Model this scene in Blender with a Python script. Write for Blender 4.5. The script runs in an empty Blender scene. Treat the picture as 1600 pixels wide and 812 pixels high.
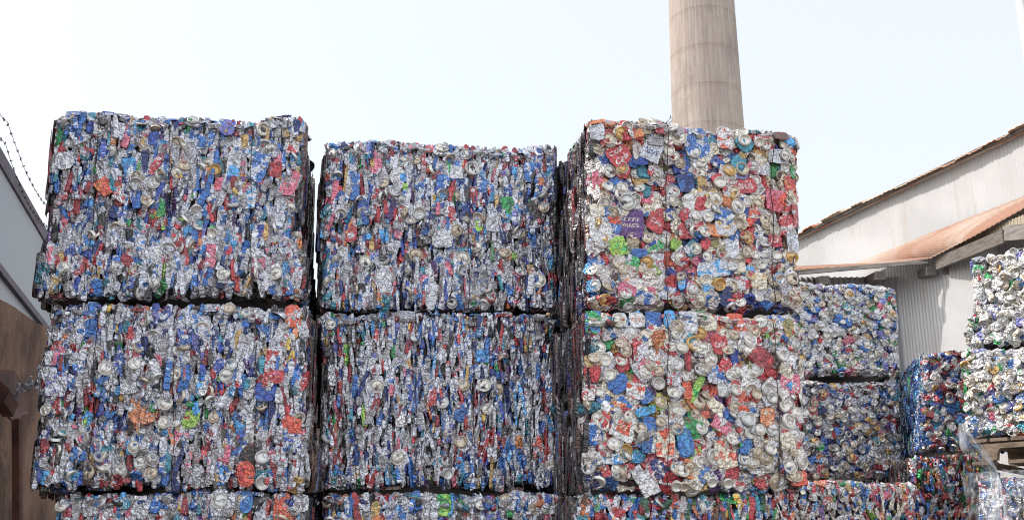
import bpy, math, random
import numpy as np
from mathutils import Vector, Matrix

# ------------------------------------------------------------------ camera, sky, sun, exposure
sc = bpy.context.scene
F, PITCH, EYE = 1700.0, math.radians(16.0), 1.7
cam_data = bpy.data.cameras.new('camera'); cam = bpy.data.objects.new('camera', cam_data)
sc.collection.objects.link(cam); sc.camera = cam
cam_data.sensor_width = 36.0; cam_data.lens = 36.0 * F / 1600.0
cam_data.clip_start = 0.05; cam_data.clip_end = 5000
cam.location = (0, 0, EYE); cam.rotation_euler = (math.radians(90) + PITCH, 0, 0)

SUN_EL, SUN_AZ = math.radians(38), math.radians(-81)      # azimuth clockwise from +Y (ahead); negative = to the left
world = bpy.data.worlds.new('World'); sc.world = world; world.use_nodes = True
nt = world.node_tree; nt.nodes.clear()
sky = nt.nodes.new('ShaderNodeTexSky'); sky.sky_type = 'NISHITA'; sky.sun_disc = False
sky.sun_elevation = SUN_EL; sky.sun_rotation = SUN_AZ
sky.air_density = 1.3; sky.dust_density = 4.0; sky.ozone_density = 1.0
bg = nt.nodes.new('ShaderNodeBackground'); bg.inputs['Strength'].default_value = 0.15
wo = nt.nodes.new('ShaderNodeOutputWorld')
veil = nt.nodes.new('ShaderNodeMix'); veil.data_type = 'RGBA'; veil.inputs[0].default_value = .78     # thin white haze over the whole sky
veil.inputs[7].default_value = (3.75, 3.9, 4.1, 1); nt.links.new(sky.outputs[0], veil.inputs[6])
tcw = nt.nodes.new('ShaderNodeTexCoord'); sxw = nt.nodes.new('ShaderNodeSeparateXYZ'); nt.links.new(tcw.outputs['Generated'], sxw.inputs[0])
mrw = nt.nodes.new('ShaderNodeMapRange'); mrw.interpolation_type = 'SMOOTHSTEP'; nt.links.new(sxw.outputs[1], mrw.inputs[0])     # added brightening of the sky behind the camera, to light the bale fronts
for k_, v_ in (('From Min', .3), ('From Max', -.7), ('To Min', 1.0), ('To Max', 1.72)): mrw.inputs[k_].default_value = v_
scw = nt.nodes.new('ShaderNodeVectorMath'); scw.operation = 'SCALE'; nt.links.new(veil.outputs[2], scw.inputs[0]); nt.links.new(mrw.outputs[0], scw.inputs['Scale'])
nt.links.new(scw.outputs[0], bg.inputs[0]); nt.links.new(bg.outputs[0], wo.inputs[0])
sun_d = bpy.data.lights.new('sun', 'SUN'); sun_d.energy = 2.1; sun_d.angle = math.radians(0.6); sun_d.color = (1.0, 0.96, 0.91)
sun = bpy.data.objects.new('sun', sun_d); sc.collection.objects.link(sun)
SD = Vector((math.sin(SUN_AZ) * math.cos(SUN_EL), math.cos(SUN_AZ) * math.cos(SUN_EL), math.sin(SUN_EL)))
sun.rotation_euler = SD.to_track_quat('Z', 'Y').to_euler(); sun.location = (-20, 10, 30)
vs = sc.view_settings; vs.view_transform = 'Standard'; vs.look = 'None'; vs.gamma = 1.0; vs.use_curve_mapping = False
vs.exposure = 0.85
sc.cycles.max_bounces = 6; sc.cycles.diffuse_bounces = 3; sc.cycles.glossy_bounces = 3
sc.cycles.sample_clamp_indirect = 6; sc.cycles.filter_width = 1.1

# ------------------------------------------------------------------ helpers
cP, sP = math.cos(PITCH), math.sin(PITCH)
def at(px, py, Y):
    a, b = (px - 800.0) / F, (406.0 - py) / F
    d = np.array([a, cP - b * sP, sP + b * cP])
    return np.array([0, 0, EYE]) + d * (Y / d[1])

def link(o, parent=None):
    sc.collection.objects.link(o)
    if parent is not None: o.parent = parent
    return o
def tag(o, label=None, cat=None, group=None, kind=None):
    if label: o['label'] = label
    if cat: o['category'] = cat
    if group: o['group'] = group
    if kind: o['kind'] = kind
    return o
def empty(name, loc):
    o = bpy.data.objects.new(name, None); o.location = tuple(loc); o.empty_display_size = 0.1
    return link(o)

class MB:
    """collects polygons in world space"""
    def __init__(s): s.v = []; s.f = []
    def add(s, vs_, fs):
        n = len(s.v); s.v += [tuple(map(float, p)) for p in vs_]; s.f += [tuple(i + n for i in f) for f in fs]
    def poly(s, pts): s.add(pts, [tuple(range(len(pts)))])
    def prism(s, pts, off):
        """polygon extruded by a vector"""
        n = len(pts); pts = [np.array(p, float) for p in pts]; off = np.array(off, float)
        s.add(pts + [p + off for p in pts],
              [tuple(range(n)), tuple(range(2 * n - 1, n - 1, -1))] + [(i, i + n, (i + 1) % n + n, (i + 1) % n) for i in range(n)])
    def bar(s, a, b, w, h, up=(0, 0, 1)):
        a, b = np.array(a, float), np.array(b, float); d = b - a; d /= np.linalg.norm(d)
        r = np.cross(d, up); r /= np.linalg.norm(r); u = np.cross(r, d)
        c = [a - r * w / 2 - u * h / 2, a + r * w / 2 - u * h / 2, a + r * w / 2 + u * h / 2, a - r * w / 2 + u * h / 2]
        s.prism(c, b - a)
    def tube(s, pts, rad, n=6):
        pts = [np.array(p, float) for p in pts]; rings = []; base = len(s.v)
        rad = rad if hasattr(rad, '__len__') else [rad] * len(pts)
        for i, p in enumerate(pts):
            d = pts[min(i + 1, len(pts) - 1)] - pts[max(i - 1, 0)]; d /= np.linalg.norm(d)
            ref = np.array([0, 0, 1.]) if abs(d[2]) < .9 else np.array([1., 0, 0])
            r = np.cross(d, ref); r /= np.linalg.norm(r); u = np.cross(r, d)
            for k in range(n):
                t = 2 * math.pi * k / n
                s.v.append(tuple(p + rad[i] * (r * math.cos(t) + u * math.sin(t))))
        for i in range(len(pts) - 1):
            for k in range(n):
                s.f.append((base + i * n + k, base + i * n + (k + 1) % n, base + (i + 1) * n + (k + 1) % n, base + (i + 1) * n + k))
        s.f.append(tuple(base + k for k in range(n))[::-1]); s.f.append(tuple(base + (len(pts) - 1) * n + k for k in range(n)))
    def build(s, name, m, parent=None, origin=None, smooth=False):
        org = np.array(parent.location if parent is not None else (0, 0, 0), float)
        o0 = np.array(origin, float) if origin is not None else org
        me = bpy.data.meshes.new(name)
        me.from_pydata([tuple(np.array(p) - o0) for p in s.v], [], s.f); me.materials.append(m)
        if smooth: me.polygons.foreach_set('use_smooth', [True] * len(me.polygons))
        me.update(); o = bpy.data.objects.new(name, me); o.location = tuple(o0 - (org if parent is not None else 0))
        return link(o, parent)

# ------------------------------------------------------------------ materials
def mat(name):
    m = bpy.data.materials.new(name); m.use_nodes = True
    return m, m.node_tree.nodes, m.node_tree.links, m.node_tree.nodes['Principled BSDF']
def N(ns, t, **kw):
    n = ns.new(t)
    for k, v in kw.items():
        if k in n.inputs: n.inputs[k].default_value = v
        else: setattr(n, k, v)
    return n
def mixc(ns, ls, fac, a, b, mode='MIX'):
    n = ns.new('ShaderNodeMix'); n.data_type = 'RGBA'; n.blend_type = mode
    for sock, val in ((n.inputs[0], fac), (n.inputs[6], a), (n.inputs[7], b)):
        if hasattr(val, 'type') and hasattr(val, 'is_output'): ls.new(val, sock)
        else: sock.default_value = val if not isinstance(val, tuple) else (val + (1,) if len(val) == 3 else val)
    return n.outputs[2]
def ramp(ns, ls, src, p0, p1):
    n = ns.new('ShaderNodeMapRange'); n.interpolation_type = 'SMOOTHSTEP'
    n.inputs['From Min'].default_value = p0; n.inputs['From Max'].default_value = p1
    ls.new(src, n.inputs['Value']); return n.outputs[0]
def mth(ns, ls, op, a, b=None):
    n = ns.new('ShaderNodeMath'); n.operation = op
    for i, v in enumerate((a, b)):
        if v is None: continue
        if hasattr(v, 'is_output'): ls.new(v, n.inputs[i])
        else: n.inputs[i].default_value = v
    return n.outputs[0]

def can_material():
    m, ns, ls, p = mat('printed_can_metal')
    ca = N(ns, 'ShaderNodeAttribute', attribute_name='ca'); cb = N(ns, 'ShaderNodeAttribute', attribute_name='cb')
    cl = N(ns, 'ShaderNodeAttribute', attribute_name='cl')
    pat = cb.outputs['Alpha']
    n1 = N(ns, 'ShaderNodeTexNoise', Scale=0.33, Detail=1.0); ls.new(cl.outputs['Vector'], n1.inputs['Vector'])
    band = ramp(ns, ls, n1.outputs[0], 0.56, 0.59)
    # printed lettering-like marks: stretched small cells
    mp = N(ns, 'ShaderNodeMapping'); mp.inputs['Scale'].default_value = (1.7, 0.75, 1); mp.inputs['Rotation'].default_value = (0, 0, 0.7)
    ls.new(cl.outputs['Vector'], mp.inputs['Vector'])
    n2 = N(ns, 'ShaderNodeTexNoise', Scale=1.5, Detail=2.0); ls.new(mp.outputs[0], n2.inputs['Vector'])
    marks = ramp(ns, ls, n2.outputs[0], 0.61, 0.65)
    c = mixc(ns, ls, mth(ns, ls, 'MULTIPLY', band, pat), ca.outputs['Color'], cb.outputs['Color'])
    other = mixc(ns, ls, band, cb.outputs['Color'], ca.outputs['Color'])
    c = mixc(ns, ls, mth(ns, ls, 'MULTIPLY', mth(ns, ls, 'MULTIPLY', marks, pat), 0.85), c, other)
    # bare scuffs on creases
    n3 = N(ns, 'ShaderNodeTexNoise', Scale=1.9, Detail=5.0, Roughness=0.7); ls.new(cl.outputs['Vector'], n3.inputs['Vector'])
    sc_ = ramp(ns, ls, n3.outputs[0], 0.60, 0.68)
    c = mixc(ns, ls, mth(ns, ls, 'MULTIPLY', sc_, 0.55), c, (0.62, 0.61, 0.60))
    # grime
    tc = N(ns, 'ShaderNodeTexCoord')
    n4 = N(ns, 'ShaderNodeTexNoise', Scale=0.7, Detail=4.0, Roughness=0.6); ls.new(cl.outputs['Vector'], n4.inputs['Vector'])
    gr = mth(ns, ls, 'MULTIPLY', ramp(ns, ls, n4.outputs[0], 0.5, 0.72), 0.6)
    c = mixc(ns, ls, gr, c, (0.13, 0.10, 0.085))
    ls.new(c, p.inputs['Base Color']); p.inputs['Coat Weight'].default_value = .45; p.inputs['Coat Roughness'].default_value = .2; ls.new
    ls.new(mth(ns, ls, 'SUBTRACT', 0.68, mth(ns, ls, 'MULTIPLY', gr, 0.6)), p.inputs['Metallic'])
    ls.new(mth(ns, ls, 'ADD', 0.25, mth(ns, ls, 'MULTIPLY', gr, 0.5)), p.inputs['Roughness'])
    # fine crinkles
    nd = N(ns, 'ShaderNodeTexNoise', Scale=0.5, Detail=2.0); ls.new(cl.outputs['Vector'], nd.inputs['Vector'])
    va = N(ns, 'ShaderNodeVectorMath', operation='MULTIPLY_ADD'); ls.new(nd.outputs['Color'], va.inputs[0]); va.inputs[1].default_value = (1.6, 1.6, 0); ls.new(cl.outputs['Vector'], va.inputs[2])
    v1 = N(ns, 'ShaderNodeTexVoronoi', Scale=0.55); ls.new(va.outputs[0], v1.inputs['Vector'])
    v2 = N(ns, 'ShaderNodeTexVoronoi', Scale=1.35); ls.new(va.outputs[0], v2.inputs['Vector'])
    hh = mth(ns, ls, 'ADD', v1.outputs['Distance'], mth(ns, ls, 'MULTIPLY', v2.outputs['Distance'], .45))
    b = N(ns, 'ShaderNodeBump', Strength=1.0, Distance=0.0085); ls.new(hh, b.inputs['Height']); ls.new(b.outputs[0], p.inputs['Normal'])
    return m
CAN = can_material()
def lid_material():
    m, ns, ls, p = mat('can_end_aluminium')
    ca = N(ns, 'ShaderNodeAttribute', attribute_name='ca'); cl = N(ns, 'ShaderNodeAttribute', attribute_name='cl')
    n4 = N(ns, 'ShaderNodeTexNoise', Scale=0.8, Detail=5.0, Roughness=0.65); ls.new(cl.outputs['Vector'], n4.inputs['Vector'])
    gr = mth(ns, ls, 'MULTIPLY', ramp(ns, ls, n4.outputs[0], 0.5, 0.75), 0.6)
    c = mixc(ns, ls, gr, ca.outputs['Color'], (0.24, 0.18, 0.13))
    ls.new(c, p.inputs['Base Color']); p.inputs['Metallic'].default_value = 0.55
    ls.new(mth(ns, ls, 'ADD', 0.36, mth(ns, ls, 'MULTIPLY', gr, 0.5)), p.inputs['Roughness'])
    b = N(ns, 'ShaderNodeBump', Strength=0.3, Distance=0.002); ls.new(n4.outputs[0], b.inputs['Height']); ls.new(b.outputs[0], p.inputs['Normal'])
    return m
LID = lid_material()
def simple(name, col, col2=None, scale=3.0, rough=0.8, metal=0.0, bump=0.3, stretch=(1, 1, 1), lo=.4, hi=.65, detail=6):
    m, ns, ls, p = mat(name); tc = N(ns, 'ShaderNodeTexCoord'); mp = N(ns, 'ShaderNodeMapping')
    mp.inputs['Scale'].default_value = stretch; ls.new(tc.outputs['Object'], mp.inputs['Vector'])
    n = N(ns, 'ShaderNodeTexNoise', Scale=scale, Detail=detail, Roughness=0.65); ls.new(mp.outputs[0], n.inputs['Vector'])
    c = mixc(ns, ls, ramp(ns, ls, n.outputs[0], lo, hi), col, col2 or tuple(x * .6 for x in col))
    ls.new(c, p.inputs['Base Color']); p.inputs['Roughness'].default_value = rough; p.inputs['Metallic'].default_value = metal
    b = N(ns, 'ShaderNodeBump', Strength=bump, Distance=0.01); ls.new(n.outputs[0], b.inputs['Height']); ls.new(b.outputs[0], p.inputs['Normal'])
    return m
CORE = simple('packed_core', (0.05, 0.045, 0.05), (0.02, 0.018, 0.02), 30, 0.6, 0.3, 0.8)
WIRE = simple('rusty_wire', (0.07, 0.035, 0.03), (0.03, 0.02, 0.02), 40, 0.7, 0.4)

def concrete_material():
    m, ns, ls, p = mat('board_marked_concrete'); tc = N(ns, 'ShaderNodeTexCoord')
    sx = N(ns, 'ShaderNodeSeparateXYZ'); ls.new(tc.outputs['Object'], sx.inputs[0])
    ang = mth(ns, ls, 'ARCTAN2', sx.outputs[1], sx.outputs[0])
    cx = N(ns, 'ShaderNodeCombineXYZ'); ls.new(mth(ns, ls, 'MULTIPLY', ang, 9.0), cx.inputs[0]); ls.new(mth(ns, ls, 'MULTIPLY', sx.outputs[2], 0.16), cx.inputs[1])
    v = N(ns, 'ShaderNodeTexNoise', Scale=1.6, Detail=6.0, Roughness=0.7); ls.new(cx.outputs[0], v.inputs['Vector'])
    n = N(ns, 'ShaderNodeTexNoise', Scale=1.0, Detail=10.0, Roughness=0.75); ls.new(tc.outputs['Object'], n.inputs['Vector'])
    c = mixc(ns, ls, ramp(ns, ls, v.outputs[0], .38, .62), (0.42, 0.355, 0.305), (0.29, 0.24, 0.21))
    c = mixc(ns, ls, mth(ns, ls, 'MULTIPLY', ramp(ns, ls, n.outputs[0], .45, .60), .65), c, (0.36, 0.28, 0.235))
    n6 = N(ns, 'ShaderNodeTexNoise', Scale=.35, Detail=7.0, Roughness=.7); ls.new(tc.outputs['Object'], n6.inputs['Vector'])
    c = mixc(ns, ls, mth(ns, ls, 'MULTIPLY', ramp(ns, ls, n6.outputs[0], .48, .62), .45), c, (0.20, 0.165, 0.145))
    n7 = N(ns, 'ShaderNodeTexNoise', Scale=6.0, Detail=6.0, Roughness=.8); ls.new(tc.outputs['Object'], n7.inputs['Vector'])
    c = mixc(ns, ls, mth(ns, ls, 'MULTIPLY', ramp(ns, ls, n7.outputs[0], .55, .7), .4), c, (0.5, 0.45, 0.4))
    # pour bands every 1.9 m with a stained joint
    fr = mth(ns, ls, 'FRACT', mth(ns, ls, 'ADD', mth(ns, ls, 'DIVIDE', sx.outputs[2], 1.9), mth(ns, ls, 'MULTIPLY', n.outputs[0], 0.08)))
    band = mth(ns, ls, 'MULTIPLY', ramp(ns, ls, fr, .80, .97), ramp(ns, ls, v.outputs[0], .3, .6))
    c = mixc(ns, ls, mth(ns, ls, 'MULTIPLY', band, .42), c, (0.23, 0.165, 0.13))
    line = ramp(ns, ls, fr, .975, .99)
    c = mixc(ns, ls, mth(ns, ls, 'MULTIPLY', line, .3), c, (0.16, 0.12, 0.10))
    ls.new(c, p.inputs['Base Color']); p.inputs['Roughness'].default_value = .9
    b = N(ns, 'ShaderNodeBump', Strength=.4, Distance=.03); ls.new(v.outputs[0], b.inputs['Height']); ls.new(b.outputs[0], p.inputs['Normal'])
    return m
def sheet_material(name, base, rust, amt, vert=True, rough=.55):
    m, ns, ls, p = mat(name); tc = N(ns, 'ShaderNodeTexCoord'); mp = N(ns, 'ShaderNodeMapping')
    mp.inputs['Scale'].default_value = (3, 3, .25) if vert else (1, 1, 1); ls.new(tc.outputs['Object'], mp.inputs['Vector'])
    n = N(ns, 'ShaderNodeTexNoise', Scale=1.2, Detail=8.0, Roughness=.65); ls.new(mp.outputs[0], n.inputs['Vector'])
    n2 = N(ns, 'ShaderNodeTexNoise', Scale=.8, Detail=5.0); ls.new(tc.outputs['Object'], n2.inputs['Vector'])
    f = mth(ns, ls, 'MULTIPLY', ramp(ns, ls, n.outputs[0], .62 - amt * .35, .78 - amt * .3), min(1, .45 + amt))
    c = mixc(ns, ls, ramp(ns, ls, n2.outputs[0], .4, .65), base, tuple(x * .82 for x in base))
    c = mixc(ns, ls, f, c, rust)
    ls.new(c, p.inputs['Base Color']); p.inputs['Roughness'].default_value = rough; p.inputs['Metallic'].default_value = .15
    return m
CONC = concrete_material()
SHEET = sheet_material('weathered_white_corrugated_sheet', (.47, .465, .465), (.33, .28, .235), .18)
SHEET2 = sheet_material('grey_galvanised_corrugated_sheet', (.40, .40, .415), (.24, .22, .2), .12)
RUST = sheet_material('rusty_roof_sheet', (.62, .50, .38), (.50, .19, .08), .55, False, .8)
TAN = sheet_material('tan_corrugated_sheet', (.38, .32, .24), (.3, .2, .12), .3)
WOOD = simple('grey_old_timber', (.16, .14, .125), (.09, .075, .065), 5, .9, 0, .5, (1, 1, 6))
PALLET = simple('pallet_timber', (.24, .18, .13), (.13, .09, .06), 4, .85, 0, .5, (1, 5, 8))

# ------------------------------------------------------------------ setting
mb = MB(); mb.poly([(-400, -400, 0), (400, -400, 0), (400, 600, 0), (-400, 600, 0)])
g = mb.build('ground', simple('dusty_concrete_yard', (.28, .25, .225), (.22, .195, .175), .8, .95, 0, .6)); tag(g, kind='structure')

# chimney
def chimney():
    D = 46.0
    l0, r0, l1, r1 = at(1044, 0, D), at(1145, 0, D), at(1052, 205, D), at(1163, 205, D)
    cx = (l0[0] + r0[0] + l1[0] + r1[0]) / 4
    ra, rb = (r0[0] - l0[0]) / 2, (r1[0] - l1[0]) / 2; za, zb = (l0[2] + r0[2]) / 2, (l1[2] + r1[2]) / 2
    slope = (ra - rb) / (za - zb)
    root = empty('chimney', (cx, D, 0)); tag(root, 'tall round beige concrete chimney rising behind the right stack', 'chimney')
    v = []; f = []; n = 72; zs = [i * .95 for i in range(45)]
    for z in zs:
        r = rb + slope * (z - zb)
        for k in range(n):
            t = 2 * math.pi * k / n; v.append((r * math.cos(t), r * math.sin(t), z))
    for i in range(len(zs) - 1):
        for k in range(n): f.append((i * n + k, i * n + (k + 1) % n, (i + 1) * n + (k + 1) % n, (i + 1) * n + k))
    me = bpy.data.meshes.new('shaft'); me.from_pydata(v, [], f); me.materials.append(CONC)
    me.polygons.foreach_set('use_smooth', [True] * len(f)); link(bpy.data.objects.new('shaft', me), root)
    zt = zs[-1]; rt = rb + slope * (zt - zb); m = MB(); P = []
    for r_, z_ in ((rt, zt - .6), (rt + .25, zt - .3), (rt + .25, zt + .3), (rt - .35, zt + .3), (rt - .35, zt - 6)):
        P.append([(cx + r_ * math.cos(2 * math.pi * k / n), D + r_ * math.sin(2 * math.pi * k / n), z_) for k in range(n)])
    for a, b in zip(P[:-1], P[1:]):
        m.add(a + b, [(k, (k + 1) % n, (k + 1) % n + n, k + n) for k in range(n)])
    m.build('rim', CONC, root)
chimney()

def corrugated(mb, A, B, zlo, zhi, period, amp, nrm, sub=6):
    """vertical corrugated wall between plan points A and B; zlo/zhi: functions of t in 0..1"""
    A, B = np.array(A[:2], float), np.array(B[:2], float); L = np.linalg.norm(B - A); n = max(2, int(L / period * sub))
    vs_ = []; nrm = np.array(nrm, float)
    for i in range(n + 1):
        t = i / n; q = A + (B - A) * t + nrm * amp * math.sin(t * L / period * 2 * math.pi)
        vs_ += [(q[0], q[1], zlo(t)), (q[0], q[1], zhi(t))]
    mb.add(vs_, [(2 * i, 2 * i + 2, 2 * i + 3, 2 * i + 1) for i in range(n)])

def right_building():
    root = empty('corrugated_shed', (6, 16, 0))
    tag(root, 'pale corrugated metal shed with rusty roof edge and orange lean-to roof on the right', 'building')
    # upper wall: runs away to the left
    T1 = at(1600, 208, 13.6); T2 = at(1255, 370, 17.7)
    d = (T2 - T1)[:2]; d /= np.linalg.norm(d); nrm = np.array([-d[1], d[0]]); nrm = nrm if nrm[0] < 0 else -nrm
    Pn = T1[:2] - d * 6; Pf = T2[:2] + d * 3.5; L = np.linalg.norm(Pf - Pn)
    def ztop(t):
        s = t * L - 6; u = s / np.linalg.norm((T2 - T1)[:2]); return T1[2] + (T2[2] - T1[2]) * u
    m = MB(); corrugated(m, Pn, Pf, lambda t: 0, lambda t: ztop(t) - .01, .062, .0035, nrm)
    m.build('upper_wall', SHEET, root)
    # roof: corrugated sheets overhanging the wall
    m = MB(); n = 478; vs_ = []
    rng = np.random.default_rng(5)
    jag = np.repeat(rng.normal(0, .022, 60), 8)
    for i in range(n + 1):
        t = i / n; q = Pn + (Pf - Pn) * t; z = ztop(t) + .06 + .006 * math.sin(t * L / .10 * 2 * math.pi) + .025 * math.sin(t * 21) + .3 * jag[i]
        o = .20 + jag[i]
        a = q + nrm * o; b = q - nrm * 6
        for (pp, zz) in ((a, z - .06), (b, z + 2.2), (b, z + 2.21), (a, z - .048)): vs_.append((pp[0], pp[1], zz))
    fs = []
    for i in range(n):
        k = i * 4
        for j in range(4): fs.append((k + j, k + (j + 1) % 4, k + 4 + (j + 1) % 4, k + 4 + j))
    m.add(vs_, fs); m.build('roof', RUST, root)
    m = MB()
    for off, dz in ((.12, .0),):
        a = Pn + nrm * off; b = Pf + nrm * off
        m.bar((a[0], a[1], ztop(0) + dz), (b[0], b[1], ztop(1) + dz), .05, .05)
    m.build('purlin', WOOD, root)
    # lean-to roof
    J0, J1, J2 = at(1800, 215, 12.1), at(1600, 306, 13.7), at(1332, 412, 16.4)
    J3 = at(1235, 416, 15.9)
    E0, E1, E2, E3, E4 = at(1760, 235, 10.9), at(1600, 323, 12.9), at(1452, 402, 15.0), at(1388, 412, 15.3), at(1235, 421, 15.6)
    m = MB(); up = np.array([0, 0, .02])
    top = []; rows = [(J0, E0), (J1, E1), ((J1 + J2) / 2, (E1 + E2) / 2 + np.array([0, 0, -.015])), (J2, E2), (J2 * .45 + J3 * .55, E3), (J3, E4)]
    V = []
    K = 30
    for a, b in zip(rows[:-1], rows[1:]):
        for i in range(K):
            t = i / K; V.append(((a[0] * (1 - t) + b[0] * t), (a[1] * (1 - t) + b[1] * t)))
    V.append(rows[-1])
    vs_ = []
    for i, (p, q) in enumerate(V):
        w = .006 * math.sin(i * 2.1)
        for k in range(5):
            s = k / 4; r_ = p * (1 - s) + q * s; vs_.append(r_ + np.array([0, 0, w]))
        vs_.append(q + np.array([0, 0, w - .02]));
    nn = 6; m.add(vs_, [(i * nn + k, (i + 1) * nn + k, (i + 1) * nn + k + 1, i * nn + k + 1) for i in range(len(V) - 1) for k in range(nn - 1)])
    m.build('lean_to_roof', RUST2, root)
    # eave board and rafter ends
    m = MB(); dz = np.array([0, 0, -.09]); back = np.array([0, .06, 0])
    m.bar(E4 + dz * .5 + back, E2 + dz * .5 + back, .04, .06)
    m.build('eave_board', WOODL, root)
    for px in (1290, 1378, 1455, 1482):
        t = (px - 1235) / (1452 - 1235); c = E4 + (E2 - E4) * t
        m = MB(); m.bar(c + np.array([0, .05, -.19]), c + np.array([.1, 1.2, -.02]), .13, .12); m.build('rafter', WOOD, root)
    # lower walls
    WY = 15.9
    a = at(1235, 421, WY); b = at(1480, 400, WY)
    m = MB(); corrugated(m, (a[0], WY), (b[0] + .3, WY), lambda t: 0, lambda t: E2[2] - .05, .085, .032, (0, 1))
    m.build('lower_wall', SHEET2, root)
    # side bay coming forward
    c0 = at(1478, 398, 15.6); c1 = at(1700, 352, 12.2)
    m = MB(); corrugated(m, (c0[0], c0[1]), (c1[0], c1[1]), lambda t: 0, lambda t: (c0 * (1 - t) + c1 * t)[2] + .02, .085, .015, (.7, .7))
    m.build('side_wall', SHEET2, root)
    s0, s1 = at(1470, 398, 15.3), at(1640, 332, 12.35)
    h0, h1 = at(1470, 400, 15.3), at(1640, 356, 12.35)
    m = MB(); corrugated(m, s0, s1, lambda t: (h0 * (1 - t) + h1 * t)[2], lambda t: (s0 * (1 - t) + s1 * t)[2] + .1, .085, .014, (.7, .7))
    m.build('fascia_sheet', TAN, root)
    m = MB(); f0, f1, f2 = at(1465, 412, 15.0), at(1570, 369, 13.2), at(1700, 352, 11.8)
    m.bar(f0, f1, .06, .17); m.build('fascia_beam', WOOD, root)
    m = MB(); m.bar(f1 + np.array([.01, -.02, .03]), f2, .06, .19); m.build('fascia_beam', WOODL, root)
RUST2 = None; WOODL = simple('sunbleached_timber', (.25, .23, .21), (.15, .13, .12), 5, .9, 0, .4, (1, 1, 6))
def rust_roof_mat():
    m, ns, ls, p = mat('rusty_lean_to_sheet'); tc = N(ns, 'ShaderNodeTexCoord')
    def dot(v):
        d = N(ns, 'ShaderNodeVectorMath', operation='DOT_PRODUCT'); ls.new(tc.outputs['Object'], d.inputs[0]); d.inputs[1].default_value = v; return d.outputs['Value']
    ac = dot((.875, .484, 0)); al = dot((-.484, .875, 0)); cx = N(ns, 'ShaderNodeCombineXYZ')
    ls.new(mth(ns, ls, 'MULTIPLY', ac, 2.2), cx.inputs[0]); ls.new(mth(ns, ls, 'MULTIPLY', al, .25), cx.inputs[1])
    n = N(ns, 'ShaderNodeTexNoise', Scale=1.5, Detail=7.0, Roughness=.6); ls.new(cx.outputs[0], n.inputs['Vector'])
    w = mth(ns, ls, 'ADD', n.outputs[0], mth(ns, ls, 'MULTIPLY', mth(ns, ls, 'ADD', ac, .75), .40))
    c = mixc(ns, ls, ramp(ns, ls, w, .46, .70), (.31, .165, .11), (.44, .37, .31))
    ls.new(c, p.inputs['Base Color']); p.inputs['Roughness'].default_value = .85
    return m
RUST2 = rust_roof_mat()
right_building()

def left_side():
    # grey metal building on the far left
    A = at(-160, 0, 3.4); root = empty('grey_building', (-3.6, 8, 0))
    tag(root, 'grey metal-clad building with a dark roof edge at the far left', 'building')
    t0, t1 = at(0, 240, 7.0), at(52, 345, 8.3); d = (t1 - t0); d /= np.linalg.norm(d[:2])
    p0 = t0 - d * 4.5; p1 = t0 + d * 16; nr = np.array([d[1], -d[0], 0]); nr = nr / np.linalg.norm(nr); nr = nr if nr[0] > 0 else -nr
    p0[2] = p1[2] = t0[2]
    def base(p): q = p.copy(); q[2] = 0; return q
    m = MB(); m.prism([base(p0), base(p1), p1, p0], -nr * 5); m.build('wall', simple('grey_painted_metal', (.34, .36, .39), (.27, .285, .31), .9, .55, .1, .15, (1, 1, .4)), root)
    up = np.array([0, 0, 1.])
    DK = simple('dark_purple_flashing', (.10, .075, .10), (.06, .045, .06), 4, .6, .2)
    m = MB(); m.bar(p0 - nr * .02 - up * .03, p1 - nr * .02 - up * .03, .07, .10); m.build('roof_edge', DK, root)
    b0, b1 = at(0, 398, 7.0), at(60, 462, 8.1); zz = (b0[2] + b1[2]) / 2
    q0, q1 = p0.copy(), p1.copy(); q0[2] = q1[2] = zz
    m = MB(); m.bar(q0 + nr * .0, q1 + nr * .0, .07, .05); m.build('ledge', DK, root)
    # brown wall in front
    w0, w1 = at(0, 462, 5.5), at(62, 506, 6.15); dd = (w1 - w0); dd[2] = 0; dd /= np.linalg.norm(dd); zt = (w0[2] + w1[2]) / 2
    a = w0 - dd * 2.5; b = w0 + dd * 5; n2 = np.array([dd[1], -dd[0], 0])
    BR = brown_wall_mat()
    root2 = empty('brown_wall', (w0[0], w0[1], 0)); tag(root2, 'stained brown rendered wall beside the left stack of bales', 'wall')
    rng = np.random.default_rng(3); nseg = 60; m = MB(); front = []; zb = .0
    tops = zt + np.cumsum(rng.normal(0, .006, nseg + 1)) - 0.0
    for i in range(nseg):
        s0, s1 = a + (b - a) * i / nseg, a + (b - a) * (i + 1) / nseg
        P = [np.array([s0[0], s0[1], 0]), np.array([s1[0], s1[1], 0]), np.array([s1[0], s1[1], tops[i + 1]]), np.array([s0[0], s0[1], tops[i]])]
        m.add(P + [p - n2 * .25 for p in P], [(0, 1, 2, 3), (3, 2, 6, 7), (7, 6, 5, 4)])
    m.build('render_face', BR, root2)
    # rusty steel channel bracket with scrap on it
    SR = simple('dark_rusty_steel', (.16, .065, .05), (.07, .035, .03), 9, .75, .3, .5)
    c0, c1, c2, c3 = at(-60, 560, 4.55), at(2, 618, 4.75), at(16, 640, 4.85), at(48, 644, 5.4)
    root3 = empty('steel_channel', c1); tag(root3, 'bent rusty steel channel sticking out from the brown wall by the left stack', 'steel channel')
    m = MB(); m.bar(c0, c1, .05, .07); m.bar(c1, c2, .05, .07); m.build('flange', SR, root3)
    m = MB(); m.prism([c0 + up * .0 + np.array([-.02, .03, -.03]), c1 + np.array([-.02, .03, -.03]), c2 + np.array([0, .03, -.04]), c3, c3 + up * .06, c0 + up * .04 + np.array([0, .5, 0])], (-.02, .03, 0)); m.build('web', SR, root3)
    m = MB(); m.bar(at(26, 655, 5.3), at(28, 900, 5.3), .035, .035, (0, 1, 0)); m.build('post', SR, root3)
    return c1, c2
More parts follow.
